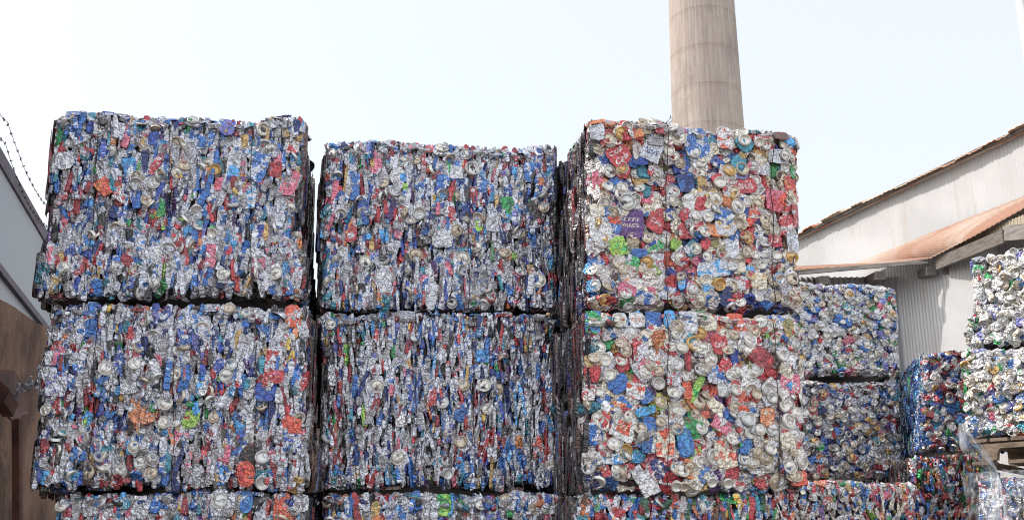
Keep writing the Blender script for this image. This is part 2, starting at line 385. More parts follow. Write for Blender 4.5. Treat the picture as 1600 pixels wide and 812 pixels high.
def brown_wall_mat():
    m, ns, ls, p = mat('brown_stained_render'); tc = N(ns, 'ShaderNodeTexCoord')
    mp = N(ns, 'ShaderNodeMapping'); mp.inputs['Scale'].default_value = (1.6, 1.6, .9); ls.new(tc.outputs['Object'], mp.inputs['Vector'])
    n = N(ns, 'ShaderNodeTexNoise', Scale=1.8, Detail=9.0, Roughness=.7); ls.new(mp.outputs[0], n.inputs['Vector'])
    n2 = N(ns, 'ShaderNodeTexNoise', Scale=7, Detail=6.0, Roughness=.7); ls.new(tc.outputs['Object'], n2.inputs['Vector'])
    c = mixc(ns, ls, ramp(ns, ls, n.outputs[0], .35, .65), (.25, .145, .095), (.075, .042, .03))
    c = mixc(ns, ls, mth(ns, ls, 'MULTIPLY', ramp(ns, ls, n2.outputs[0], .55, .75), .6), c, (.34, .25, .18))
    sx = N(ns, 'ShaderNodeSeparateXYZ'); ls.new(tc.outputs['Object'], sx.inputs[0])
    ls.new(c, p.inputs['Base Color']); p.inputs['Roughness'].default_value = .92
    b = N(ns, 'ShaderNodeBump', Strength=.6, Distance=.02); ls.new(n2.outputs[0], b.inputs['Height']); ls.new(b.outputs[0], p.inputs['Normal'])
    return m
CH1, CH2 = left_side()

def barbed(p, q, nb, label):
    rng = random.Random(hash(label) % 7 + nb)
    P, Q = at(*p), at(*q); dd = Q - P; P = P - dd * 1.5; Q = Q + dd * 2.5
    root = empty('barbed_wire', (P + Q) / 2); tag(root, label, 'barbed wire', 'barbed wire strands over the grey building')
    pts = [P + (Q - P) * t + np.array([0, 0, -.10 * math.sin(math.pi * ((t * 3) % 1))]) + np.array([0, 0, .008 * rng.uniform(-1, 1)]) for t in np.linspace(0, 1, 46)]
    m = MB(); m.tube(pts, .0019, 5); m.build('strand', WIRE, root)
    m = MB(); L = np.linalg.norm(Q - P); k = int(L / .13)
    for i in range(k):
        t = (i + .5) / k; c = P + (Q - P) * t + np.array([0, 0, -.10 * math.sin(math.pi * ((t * 3) % 1))])
        for s in (0, 1, 2):
            a = rng.uniform(0, 3.14); v = np.array([math.cos(a) * .6, math.cos(a + 1) * .5, math.sin(a)]) * .013
            m.tube([c - v, c + v], .0026, 4)
    m.build('barb', WIRE, root)['kind'] = 'stuff'
barbed((0, 172, 6.4), (58, 278, 7.8), 1, 'upper strand of barbed wire against the white sky at far left')
barbed((0, 208, 6.6), (46, 298, 7.8), 2, 'lower strand of barbed wire just above the grey building roof edge')

# white pole, top right
def pole():
    root_p = at(1597, 40, 11.0)
    root = empty('white_mast', (root_p[0] + .0, 11.0, 0)); tag(root, 'white metal mast at the upper right corner of the photo', 'mast')
    PM = simple('white_painted_steel', (.72, .70, .69), (.55, .5, .5), 3, .5, .1, .1)
    m = MB(); x, y = root_p[0] + .015, 11.0
    m.tube([(x, y, 0), (x, y, 9)], .045, 16); m.build('tube', PM, root, smooth=True)
    m = MB(); m.tube([(x + .14, y + .05, 0), (x + .14, y + .05, 9)], .03, 12); m.build('tube', PM, root, smooth=True)
    m = MB()
    for z in np.arange(1, 9, .7): m.bar((x, y, z), (x + .14, y + .05, z), .02, .02)
    m.build('rung', PM, root)
pole()

# ------------------------------------------------------------------ crushed can library (local metres; +z points out of the bale)
RG = np.random.default_rng(11)
def vor(P, C):
    return np.min(((P[:, None, :] - C[None]) ** 2).sum(-1), 1)
def crease(rng, P, cell, aniso=(1, 1)):
    """piecewise flat crumple, about -1..1"""
    Q = P / np.array(aniso) / cell; lo, hi = Q.min(0) - .5, Q.max(0) + .5
    n = max(5, int(np.prod(hi - lo))); A = rng.uniform(lo, hi, (n, 2)); B = rng.uniform(lo, hi, (n, 2))
    d = vor(Q, A) - vor(Q, B); return np.clip(d, -1.6, 1.6)
def body_grid(rng, nu, nv, hx, hy, hz, sq=.5, amp=1.0, aniso=(1, 1), cell=.022, skirt=.014):
    u, v = np.meshgrid(np.linspace(-1, 1, nu), np.linspace(-1, 1, nv), indexing='xy'); u = u.ravel(); v = v.ravel()
    uu = u * np.sqrt(1 - v * v / 2); vv = v * np.sqrt(1 - u * u / 2)
    x = hx * (uu * (1 - sq) + u * sq); y = hy * (vv * (1 - sq) + v * sq)
    m = np.maximum(abs(u), abs(v)); P = np.stack([x, y], 1)
    z = .5 * hz * (1 - m ** 4)
    c1 = crease(rng, P, cell, aniso); c2 = crease(rng, P, cell * .42, aniso)
    z = z + amp * (.0034 * c1 + .0015 * c2)
    x2 = x + amp * (.0035 * crease(rng, P, cell * 1.4, aniso) + .0012 * crease(rng, P, cell * .5, aniso))
    y2 = y + amp * (.0035 * crease(rng, P, cell * 1.4, aniso) + .0012 * crease(rng, P, cell * .5, aniso))
    edge = m > .999
    z = np.where(edge, z - skirt, z); x2 = np.where(edge, x2 * .93, x2); y2 = np.where(edge, y2 * .93, y2)
    idx = np.arange(nu * nv).reshape(nv, nu)
    f = np.stack([idx[:-1, :-1], idx[:-1, 1:], idx[1:, 1:], idx[1:, :-1]], -1).reshape(-1, 4)
    V = np.stack([x2, y2, z], 1)
    L = np.stack([x * 100, y * 100, np.zeros_like(x)], 1)          # printed surface coordinates in cm
    return V, f, L
def lid_grid(rng, n=20, top=True):
    R = .027
    prof = [(1.0, -.006), (1.02, .0005), (.985, .0022), (.93, .0018), (.89, -.0030), (.84, -.0036), (.80, -.0008), (.45, -.0006), (.2, -.0006), (.02, -.0006)] if top else \
           [(1.05, -.008), (.96, .0002), (.90, .0022), (.84, .0008), (.76, -.0045), (.55, -.0080), (.3, -.0096), (.02, -.010)]
    V = []
    for r, z in prof:
        for k in range(n):
            t = 2 * math.pi * k / n; V.append((R * r * math.cos(t), R * r * math.sin(t), z))
    V = np.array(V); a = rng.uniform(0, 6.28); ca, sa = math.cos(a), math.sin(a)
    if top:      # drinking opening pushed in and a raised tab
        X = V[:, 0] * ca + V[:, 1] * sa; Y = -V[:, 0] * sa + V[:, 1] * ca
        hole = ((X - .0125) / .0085) ** 2 + (Y / .0100) ** 2 < 1
        V[:, 2] = np.where(hole & (V[:, 2] > -.002) & (rng.random() < .75), -.011, V[:, 2])
    # bend
    b = rng.uniform(-1, 1); th = rng.uniform(0, 6.28); s = V[:, 0] * math.cos(th) + V[:, 1] * math.sin(th)
    V[:, 2] += -np.abs(s - .004 * b) * rng.uniform(0, .28) + .0
    V[:, 0] *= rng.uniform(.9, 1.04); V[:, 1] *= rng.uniform(.9, 1.04)
    f = [(i * n + k, i * n + (k + 1) % n, (i + 1) * n + (k + 1) % n, (i + 1) * n + k) for i in range(len(prof) - 1) for k in range(n)]
    f = np.array(f)
    if top and rng.random() < .85:      # tab: small flat loop
        W, Hh = .0062, .0042
        def q(x, y, z): return (x * ca - y * sa, x * sa + y * ca, z)
        tv = [q(-.016, -W, .0012), q(.001, -W * .8, .0012), q(.001, W * .8, .0012), q(-.016, W, .0012),
              q(-.0155, -W * .8, .0034), q(.000, -W * .6, .0030), q(.000, W * .6, .0030), q(-.0155, W * .8, .0034)]
        k = len(V); V = np.vstack([V, tv])
        f = np.vstack([f, np.array([(4, 5, 6, 7), (0, 1, 5, 4), (1, 2, 6, 5), (2, 3, 7, 6), (3, 0, 4, 7)]) + k])
    return V, f, V * 100 * np.array([1, 1, 0])
LIB = {}
def make_lib():
    r = RG
    LIB['PH'] = [body_grid(r, 19, 19, 1, 1, .009, r.uniform(.2, .8)) for _ in range(1)]  # placeholder, real ones below
    LIB['PH'] = [body_grid(r, 19, 19, .036 * r.uniform(.85, 1.15), .036 * r.uniform(.8, 1.35), .007, r.uniform(.2, .9), 1.0) for _ in range(16)]
    LIB['PM'] = [body_grid(r, 11, 11, .036 * r.uniform(.85, 1.15), .036 * r.uniform(.8, 1.35), .008, r.uniform(.2, .9), 1.0) for _ in range(12)]
    LIB['PL'] = [body_grid(r, 7, 7, .034, .036 * r.uniform(.8, 1.3), .009, r.uniform(.2, .7), 1.1) for _ in range(8)]
    LIB['EH'] = [body_grid(r, 7, 17, .0115 * r.uniform(.7, 1.3), .036 * r.uniform(.8, 1.4), .008, .3, .9, (.45, 1.5), .016) for _ in range(18)]
    LIB['EL'] = [body_grid(r, 5, 9, .012 * r.uniform(.8, 1.3), .036 * r.uniform(.8, 1.3), .008, .3, .9, (.45, 1.5), .018) for _ in range(8)]
    LIB['T'] = [lid_grid(r, 20, True) for _ in range(10)]
    LIB['B'] = [lid_grid(r, 20, False) for _ in range(5)]
    LIB['TL'] = [lid_grid(r, 12, True) for _ in range(6)]
    LIB['BL'] = [lid_grid(r, 12, False) for _ in range(3)]
make_lib()

# colours of the cans (linear)
C = dict(silver=(.54, .54, .59), white=(.64, .62, .61), dull=(.33, .315, .33), blue=(.03, .15, .47), royal=(.03, .075, .38), navy=(.02, .035, .16),
         sky=(.06, .35, .72), teal=(.03, .24, .33), red=(.52, .035, .045), dred=(.27, .02, .03), pink=(.66, .14, .22), orange=(.66, .20, .06), ored=(.70, .09, .035),
         gold=(.55, .34, .10), yellow=(.70, .45, .05), green=(.02, .33, .08), lime=(.30, .55, .05), dgreen=(.02, .12, .06), purple=(.12, .04, .20), violet=(.17, .17, .48),
         brown=(.13, .06, .04), black=(.02, .02, .025), cream=(.66, .58, .44), olive=(.26, .24, .08), warm=(.58, .52, .49), grime=(.075, .065, .062), maroon=(.07, .02, .04))
for k_, v_ in C.items():      # sun-faded print
    l_ = .3 * v_[0] + .59 * v_[1] + .11 * v_[2]; C[k_] = tuple(x * .87 + (l_ + .04) * .13 for x in v_)
MIX = {
 'strata': [('silver', 'blue', 18), ('silver', 'white', 14), ('silver', 'red', 9), ('dull', 'silver', 16), ('dull', 'pink', 6), ('blue', 'silver', 9), ('royal', 'silver', 4), ('navy', 'silver', 5), ('red', 'silver', 5), ('dred', 'silver', 5),
            ('teal', 'silver', 3), ('sky', 'silver', 2), ('green', 'silver', 1.0), ('lime', 'green', .2), ('orange', 'silver', .9), ('gold', 'silver', 1.8), ('yellow', 'red', .4), ('pink', 'silver', 1.6), ('violet', 'silver', 1.6), ('purple', 'silver', .8), ('black', 'silver', 3), ('grime', 'silver', 5)],
 'face': [('warm', 'blue', 9), ('white', 'warm', 11), ('warm', 'red', 13), ('cream', 'warm', 9), ('dull', 'warm', 6), ('blue', 'white', 6), ('royal', 'warm', 2.5), ('red', 'white', 11), ('orange', 'white', 3.5), ('ored', 'warm', 3),
          ('teal', 'warm', 2), ('sky', 'white', 2), ('green', 'warm', 1.6), ('lime', 'yellow', .6), ('gold', 'warm', 2), ('pink', 'white', 6), ('purple', 'warm', 1.4), ('navy', 'warm', 1.6), ('brown', 'red', 1.5), ('olive', 'warm', 1)],
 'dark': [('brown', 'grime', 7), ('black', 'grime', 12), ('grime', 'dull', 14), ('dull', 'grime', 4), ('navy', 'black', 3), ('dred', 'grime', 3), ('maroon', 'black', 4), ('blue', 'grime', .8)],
 'bluey': [('blue', 'silver', 12), ('royal', 'white', 8), ('sky', 'blue', 4), ('teal', 'silver', 6), ('navy', 'blue', 8), ('silver', 'blue', 5), ('green', 'blue', 2)],
 'blured': [('blue', 'silver', 9), ('royal', 'white', 7), ('sky', 'blue', 3), ('teal', 'silver', 4), ('navy', 'blue', 4), ('red', 'white', 9), ('dred', 'silver', 4), ('silver', 'red', 10), ('white', 'silver', 6), ('green', 'silver', 3), ('orange', 'red', 2), ('gold', 'silver', 1)],
 'pale': [('white', 'silver', 20), ('silver', 'white', 14), ('white', 'blue', 8), ('silver', 'green', 4), ('blue', 'silver', 6), ('violet', 'silver', 5), ('cream', 'white', 8), ('green', 'silver', 5), ('teal', 'silver', 2), ('red', 'white', 3), ('gold', 'silver', 2), ('pink', 'white', 3)],
 'whole': [('white', 'silver', 26), ('white', 'violet', 10), ('white', 'blue', 9), ('cream', 'white', 10), ('white', 'green', 4), ('silver', 'white', 8), ('violet', 'white', 4), ('white', 'red', 4), ('teal', 'silver', 2), ('green', 'silver', 2), ('blue', 'silver', 2)],
 'bright': [('red', 'white', 10), ('blue', 'silver', 9), ('orange', 'silver', 6), ('green', 'silver', 5), ('silver', 'red', 9), ('white', 'silver', 6), ('yellow', 'red', 3), ('dgreen', 'silver', 4), ('teal', 'silver', 4), ('violet', 'silver', 4), ('brown', 'orange', 4), ('dred', 'silver', 4)],
}
def pick(rng, mix):
    t = MIX[mix]; w = np.array([x[2] for x in t], float); k = rng.choice(len(t), p=w / w.sum())
    j = rng.uniform(.75, 1.15); return tuple(np.clip(np.array(C[t[k][0]]) * j, 0, .85)), tuple(np.array(C[t[k][1]]) * j)

# glyph painter for lettering printed on a can: returns mask of grid points covered by the text
_txt_cache = {}
def text_mask(L, text, w, h, shear=.25):
    """L: (n,2) cm coordinates; text fitted to w x h cm, centred"""
    if text not in _txt_cache:
        cu = bpy.data.curves.new('t', 'FONT'); cu.body = text; cu.shear = shear; cu.resolution_u = 3; cu.offset = .018
        o = bpy.data.objects.new('t', cu); sc.collection.objects.link(o); bpy.context.view_layer.update()
        me = bpy.data.meshes.new_from_object(o.evaluated_get(bpy.context.evaluated_depsgraph_get())); me.calc_loop_triangles()
        co = np.array([v.co[:2] for v in me.vertices]); tr = np.array([t.vertices[:] for t in me.loop_triangles])
        bpy.data.objects.remove(o); bpy.data.meshes.remove(me); bpy.data.curves.remove(cu)
        lo, hi = co.min(0), co.max(0); _txt_cache[text] = ((co - (lo + hi) / 2) / (hi - lo), tr)
    co, tr = _txt_cache[text]; T = (co * np.array([w, h]))[tr]
    a, b, c = T[:, 0], T[:, 1], T[:, 2]; mask = np.zeros(len(L), bool)
    def cr(o, p, q): return (p[:, 0] - o[:, 0]) * (q[:, 1] - o[:, 1]) - (p[:, 1] - o[:, 1]) * (q[:, 0] - o[:, 0])
    for i in range(len(T)):
        A, B, Cc = a[i:i + 1], b[i:i + 1], c[i:i + 1]
        s1, s2, s3 = cr(A, B, L) if False else None, None, None
        d1 = (B[0, 0] - A[0, 0]) * (L[:, 1] - A[0, 1]) - (B[0, 1] - A[0, 1]) * (L[:, 0] - A[0, 0])
        d2 = (Cc[0, 0] - B[0, 0]) * (L[:, 1] - B[0, 1]) - (Cc[0, 1] - B[0, 1]) * (L[:, 0] - B[0, 0])
        d3 = (A[0, 0] - Cc[0, 0]) * (L[:, 1] - Cc[0, 1]) - (A[0, 1] - Cc[0, 1]) * (L[:, 0] - Cc[0, 0])
        mask |= ((d1 >= 0) & (d2 >= 0) & (d3 >= 0)) | ((d1 <= 0) & (d2 <= 0) & (d3 <= 0))
    return mask

class Soup:
    """accumulates can pieces with colour attributes"""
    def __init__(s): s.V = []; s.Fc = []; s.ca = []; s.cb = []; s.cl = []; s.mi = []; s.n = 0
    def add(s, V, f, L, ca, cb, pat, seed, mi):
        k = len(V); s.V.append(V); s.Fc.append(f + s.n); s.n += k
        s.ca.append(np.concatenate([np.broadcast_to(ca, (k, 3)), np.ones((k, 1))], 1) if np.ndim(ca) < 2 or ca.shape[1] == 3 else ca)
        s.cb.append(np.concatenate([np.broadcast_to(cb, (k, 3)), np.full((k, 1), pat)], 1))
        s.cl.append(L + np.array([0, 0, seed])); s.mi.append(np.full(len(f), mi, np.int32))
    def mesh(s, name, mats, origin, smooth=False):
        V = np.concatenate(s.V) - np.asarray(origin); Fc = np.concatenate(s.Fc).astype(np.int32)
        me = bpy.data.meshes.new(name); me.vertices.add(len(V)); me.vertices.foreach_set('co', V.astype(np.float32).ravel())
        me.loops.add(Fc.size); me.loops.foreach_set('vertex_index', Fc.ravel())
        me.polygons.add(len(Fc)); me.polygons.foreach_set('loop_start', np.arange(0, Fc.size, 4, dtype=np.int32))
        for m in mats: me.materials.append(m)
        me.polygons.foreach_set('material_index', np.concatenate(s.mi))
        me.polygons.foreach_set('use_smooth', (np.concatenate(s.mi) == 1) if not smooth else np.ones(len(Fc), bool))
        a = me.attributes.new('ca', 'FLOAT_COLOR', 'POINT'); a.data.foreach_set('color', np.concatenate(s.ca).astype(np.float32).ravel())
        a = me.attributes.new('cb', 'FLOAT_COLOR', 'POINT'); a.data.foreach_set('color', np.concatenate(s.cb).astype(np.float32).ravel())
        a = me.attributes.new('cl', 'FLOAT_VECTOR', 'POINT'); a.data.foreach_set('vector', np.concatenate(s.cl).astype(np.float32).ravel())
        me.update(calc_edges=True); return me

def rot_frame(n, up=(0, 0, 1), ang=0.0, tx=0.0, ty=0.0):
    """columns x,y,z: z along n, y close to up, spun by ang, then tilted"""
    n = np.asarray(n, float); n = n / np.linalg.norm(n); up = np.asarray(up, float)
    x = np.cross(up, n); l = np.linalg.norm(x)
    if l < .15: x = np.cross((0, 1, 0), n); l = np.linalg.norm(x)
    x /= l; y = np.cross(n, x); M = np.stack([x, y, n], 1)
    c, s = math.cos(ang), math.sin(ang); R = np.array([[c, -s, 0], [s, c, 0], [0, 0, 1]])
    c, s = math.cos(tx), math.sin(tx); Rx = np.array([[1, 0, 0], [0, c, -s], [0, s, c]])
    c, s = math.cos(ty), math.sin(ty); Ry = np.array([[c, 0, s], [0, 1, 0], [-s, 0, c]])
    return M @ Ry @ Rx @ R

GEO = {}
class Item:
    __slots__ = ('kind', 'pos', 'M', 'sx', 'sy', 'ca', 'cb', 'pat', 'lid', 'lc', 'area', 'hero', 'text', 'tcol', 'seed', 'lib', 'p0', 'n0')

LIDC = {'s': (.57, .56, .54), 'w': (.66, .625, .57), 'g': (.60, .38, .15), 'c': (.54, .46, .36), 'b': (.45, .33, .2)}

def bale(name, label, TL, TR, BR, BL, yl, yr, depth=.9, mix='strata', style='strata', heroes=(), lids=.5, wires=(), sides='LR', lod=0, group='bales of crushed cans', seed=0, rag=1.0, side_mix=None, bulge=.014, top_jag=0.0, spacing=.05, walls=.0015, fine=1.0, wire_r=.0019, wire_out=.026, ext=None, base_z=None):
    """TL.. are pixels of the front face corners, yl/yr its distance at the left and right edge"""
    rng = np.random.default_rng(seed)
    c = {k: at(*p, y) for k, p, y in (('TL', TL, yl), ('TR', TR, yr), ('BR', BR, yr), ('BL', BL, yl))}
    if ext:                      # bottom taken further down than the picture shows
        c['BL'] = c['TL'] + np.array([0, 0, -ext]); c['BR'] = c['TR'] + np.array([0, 0, -ext])
    ux = c['TR'] - c['TL']; ux[2] = 0; ux /= np.linalg.norm(ux); ins = .014 if lod == 0 else .006; iz = np.array([0, 0, .009 if lod == 0 else .004])
    c['TL'] = c['TL'] + ux * ins - iz; c['TR'] = c['TR'] - ux * ins - iz; c['BL'] = c['BL'] + ux * ins + iz; c['BR'] = c['BR'] - ux * ins + iz
    W = (np.linalg.norm(c['TR'] - c['TL']) + np.linalg.norm(c['BR'] - c['BL'])) / 2; H = (np.linalg.norm(c['TL'] - c['BL']) + np.linalg.norm(c['TR'] - c['BR'])) / 2
    fx = (c['TR'] - c['TL']); fx[2] = 0; fx /= np.linalg.norm(fx); fn = np.array([fx[1], -fx[0], 0]); fz = np.array([0, 0, 1.])
    dvec = -fn * depth; D = depth
    r = .035
    ph = rng.uniform(0, 6.28, 8)
    def surf(a, b, d):
        """a in 0..W, b in 0..H, d in 0..D on the box surface -> world point and normal"""
        q = np.array([a, b, d]); S = np.array([W, H, D]); inner = np.clip(q, r, S - r); dv = q - inner; l = np.linalg.norm(dv)
        nl = dv / l if l > 1e-9 else np.array([0, 0, -1.]); q2 = inner + r * nl
        # slow unevenness
        w = bulge * (math.sin(a * 7 + ph[0]) * math.sin(b * 6 + ph[1]) + .6 * math.sin(a * 15 + ph[2] + 2 * math.sin(b * 5)) + .5 * math.sin(b * 17 + ph[3]) + .5 * math.sin(d * 9 + b * 8 + ph[4]))
        for wx in wires:
            if abs(a - wx * W) < .03 and d < .2: w -= .012 * (1 - abs(a - wx * W) / .03)
        q2 = q2 + nl * w
        u, v, t = q2[0] / W, q2[1] / H, q2[2]
        p = (c['BL'] * (1 - u) + c['BR'] * u) * (1 - v) + (c['TL'] * (1 - u) + c['TR'] * u) * v + dvec / D * t
        nw = fx * nl[0] + fz * nl[1] - fn * nl[2]
        return p, nw / np.linalg.norm(nw)
    items = []
    def put(kind, a, b, d, size=1.0, sy=None, ang=0., out=0., tx=0., ty=0., col=None, lid=None, lc=None, pat=None, text=None, tcol=None, hero=False, mx=None, up=(0, 0, 1), lib=None):
        p, n = surf(a, b, d); it = Item(); it.kind = kind; it.M = rot_frame(n, up, ang, tx, ty); it.pos = p + n * out
        it.sx = size; it.sy = sy or size; it.ca, it.cb = col if col else pick(rng, mx or mix)
        it.pat = (1.0 if rng.random() < .5 else 0.0) if pat is None else pat
        it.lid = lid; it.lc = lc if lc is not None else LIDC['s']; it.hero = hero; it.text = text; it.tcol = tcol
        it.seed = rng.uniform(0, 900); it.area = size * it.sy * (1 if kind[0] == 'P' else .3); it.lib = lib; it.p0 = p; it.n0 = n; items.append(it)
    PF = ['PH', 'PM', 'PL'][lod]; EF = ['EH', 'EL', 'EL'][lod]
    inv = []
    # bilinear inverse of pixel -> (a, b)
    def pix2ab(px, py):
        # ray hits the front plane
        a_, b_ = (px - 800.) / F, (406. - py) / F; dr = np.array([a_, cP - b_ * sP, sP + b_ * cP]); o = np.array([0, 0, EYE])
        cen = (c['TL'] + c['TR'] + c['BL'] + c['BR']) / 4; t = np.dot(cen - o, fn) / np.dot(dr, fn); p = o + dr * t
        u, v = .5, .5
        for _ in range(12):
            q = (c['BL'] * (1 - u) + c['BR'] * u) * (1 - v) + (c['TL'] * (1 - u) + c['TR'] * u) * v; e = p - q
            u += np.dot(e, fx) / W; v += e[2] / H
        return u * W, v * H, t
    hz = []
    for h in heroes:
        px, py, wpx, hpx, ang, kd, ca, cb = h[:8]; text = h[8] if len(h) > 8 else None; tcol = h[9] if len(h) > 9 else 'white'
        a, b, t = pix2ab(px, py); k = t / F; a = min(max(a, .01), W - .01); b = min(max(b, .01), H - .01)
        rad = max(wpx, hpx) * k / 2; hz.append((a, b, rad * .78))
        if kd == 'L':
            s = wpx * k / .054
            lcol = LIDC[ca] if ca in LIDC else C[ca]
            put(PF, a, b, 0, rng.uniform(.75, 1.0) * s, rng.uniform(.7, .95) * s, rng.uniform(0, 6), .005, rng.normal(0, .12), rng.normal(0, .12), (C[cb], C['silver']), (rng.choice(['T', 'T', 'T', 'B']), rng.normal(0, .14), rng.normal(0, .14), s), lcol, hero=True)
        else:
            put('HERO' if text else PF, a, b, 0, wpx * k / .072, hpx * k / .080, math.radians(ang), .017, rng.normal(0, .14), rng.normal(0, .14), (C[ca], C[cb]), pat=(0.0 if text else 1.0), text=text, tcol=C[tcol], hero=True)
            items[-1].area = wpx * hpx * k * k / .005
    def blocked(a, b): return any((a - x) ** 2 + (b - y) ** 2 < q * q for x, y, q in hz)
    LI = ['T', 'TL', 'TL'][lod]; LB = ['B', 'BL', 'BL'][lod]
    def strata(axis, mx, dens=1.0, jit=1.0, long=1.0):
        """vertical layers seen edge-on over one face"""
        LW = W if axis == 'F' else D; lod_w = fine * [.0165 if mx != 'dark' else .0125, .019, .024][lod]; n = int(LW / lod_w)
        for i in range(n):
            x0 = (i + .5) * LW / n; b = rng.uniform(-.02, .02); mxc = pick(rng, mx); ph_ = rng.uniform(0, 6)
            while b < H + .01:
                l = rng.choice([.55, .8, 1.1, 1.5, 2.0], p=[.2, .3, .25, .17, .08]) * rng.uniform(.85, 1.15) * .036 * long; x = x0 + .006 * math.sin(b * 14 + i * .3) + rng.normal(0, .0035)
                x = min(max(x, .002), LW - .002); bb = min(max(b + l, .004), H - max(.004, 1.3 * l - .02))
                args = dict(size=rng.uniform(.75, 1.35) * (.7 if mx == 'dark' else 1) * fine, sy=l / .036, ang=rng.normal(0, .15 * jit), out=rng.normal(0, .004) * rag, tx=rng.normal(0, .14), ty=rng.normal(0, .5), mx=mx)
                if axis == 'F': put(EF, x, bb, 0, **args)
                elif axis == 'L': put(EF, 0, bb, x, **args)
                else: put(EF, W, bb, x, **args)
                b += l * rng.uniform(1.2, 1.8) / dens
    def faces(axis, mx, sp, pl, under=True):
        LW, LH = (W, H) if axis == 'F' else ((D, H) if axis in 'LR' else (W, D))
        def pp(x, y, **k):
            x = min(max(x, .0), LW); y = min(max(y, .0), LH)
            if axis == 'F': put(PF, x, y, 0, **k)
            elif axis == 'L': put(PF, 0, y, x, **k)
            elif axis == 'R': put(PF, W, y, x, **k)
            else: put(PF, x, H, y, **k)
        if under:
            for yy in np.arange(sp / 2, LH, sp * .9):
                for xx in np.arange(sp / 2, LW, sp * .9):
                    pp(xx + rng.normal(0, .01), yy + rng.normal(0, .01), size=rng.uniform(.8, 1.15), ang=rng.uniform(0, 6.28), out=-.018, tx=rng.normal(0, .25), ty=rng.normal(0, .25), mx=mx)
        row = 0
        for yy in np.arange(sp * .35, LH, sp * .88):
            row += 1
            for xx in np.arange(sp * .3 + (row % 2) * sp / 2, LW, sp):
                x, y = xx + rng.normal(0, .017), yy + rng.normal(0, .017)
                if axis == 'F' and blocked(x, y): continue
                if rng.random() < pl:
                    lc = np.array(LIDC[rng.choice(['s', 'w', 'c', 's', 'w', 'c', 'w', 's', 'w', 'c', 'w', 's', 'w', 'c', 's', 'g'])]) * rng.uniform(.85, 1.1); s = rng.uniform(.88, 1.05)
                    pp(x, y, size=rng.uniform(.75, 1.1), sy=rng.uniform(.7, 1.1), ang=rng.uniform(0, 6.28), out=rng.uniform(-.006, .008) * rag, tx=rng.normal(0, .16) * rag, ty=rng.normal(0, .16) * rag, mx=mx,
                       lid=(LI if rng.random() < .7 else LB, rng.normal(0, .22) * rag, rng.normal(0, .22) * rag, s), lc=lc)
                else:
                    pp(x, y, size=rng.uniform(.55, 1.2), sy=rng.uniform(.6, 1.2), ang=rng.uniform(0, 6.28), out=rng.uniform(-.008, .006) * rag, tx=rng.normal(0, .13) * rag, ty=rng.normal(0, .13) * rag, mx=mx)
    sm = side_mix or mix
    if style == 'strata':
        strata('F', mix)
        n1 = int(W * H / walls)
        for _ in range(n1):       # can walls lying flat among the layers
            x, y = rng.uniform(.01, W - .01), rng.uniform(.01, H - .01)
            if blocked(x, y): continue
            if rng.random() < lids * .28:
                s = rng.uniform(.85, 1.0); lc = np.array(LIDC[rng.choice(['s', 's', 'w', 'c'])])
                put(PF, x, y, 0, size=.5, sy=.62, ang=rng.normal(0, .5), out=rng.uniform(.0, .010), tx=rng.normal(0, .4), ty=rng.normal(0, .6), lid=(LI if rng.random() < .6 else LB, rng.normal(0, .4), rng.normal(0, .5), s), lc=lc)
            else:
                k = fine * rng.uniform(.35, .7) if rng.random() < .6 else rng.uniform(.65, 1.0); put(PF, x, y, 0, size=k * .72, sy=min(1, k * rng.uniform(1, 1.7)), ang=rng.normal(0, .35), out=rng.uniform(-.004, .008), tx=rng.normal(0, .18), ty=rng.normal(0, .28))
    elif style == 'slant':
        strata('F', mix, 1.0, 2.4)
        for _ in range(int(W * H / .006)):
            x, y = rng.uniform(.01, W - .01), rng.uniform(.01, H - .01)
            put(PF, x, y, 0, size=rng.uniform(.4, .7), sy=rng.uniform(.6, .9), ang=rng.normal(0, .5), out=rng.uniform(-.002, .010), tx=rng.normal(0, .3), ty=rng.normal(0, .5),
                lid=(LI, rng.normal(0, .4), rng.normal(0, .4), .95) if rng.random() < lids * .4 else None)
    else:
        faces('F', mix, spacing, lids)
    for sd in 'LR':
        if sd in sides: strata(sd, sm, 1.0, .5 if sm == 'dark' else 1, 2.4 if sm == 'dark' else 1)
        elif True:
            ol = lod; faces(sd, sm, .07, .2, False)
    # top: loose pieces lying flat, some standing at the rim
    for _ in range(int(W * D / (.0045 if lod < 2 else .006))):
        x, d = rng.uniform(0, W), min(D, abs(rng.normal(0, .35)))
        put(PF, x, H, d, size=rng.uniform(.6, 1.1), ang=rng.uniform(0, 6.28), out=rng.uniform(-.004, .006), tx=rng.normal(0, .25), ty=rng.normal(0, .25), mx=mix)
    for _ in range(int(W / .022)):
        x = rng.uniform(0, W); put(EF, x, H, rng.uniform(.0, .06), size=rng.uniform(.8, 1.4), sy=rng.uniform(.4, .8), ang=rng.uniform(-1.5, 1.5) + 1.57, out=rng.uniform(-.004, .010) * rag + top_jag * rng.random() ** 3, tx=rng.normal(0, .3), ty=rng.normal(0, .5), mx=mix)
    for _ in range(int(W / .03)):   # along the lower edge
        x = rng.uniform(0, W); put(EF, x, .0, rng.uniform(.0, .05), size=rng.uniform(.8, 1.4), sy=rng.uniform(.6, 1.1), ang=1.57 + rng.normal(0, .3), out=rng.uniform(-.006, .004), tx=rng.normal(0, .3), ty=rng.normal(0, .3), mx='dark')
    # ---- build
    zb = min(c['BL'][2], c['BR'][2]); base = (c['BL'] + c['BR']) / 2 + dvec / 2; base[2] = zb
    root = empty(name, base); tag(root, label, 'bale', group); GEO[root.name] = (c, fx, fn, D, base)
    Lq = .0075 * max(1, rag); lim = bulge + .010 * max(1, rag) + top_jag * .6
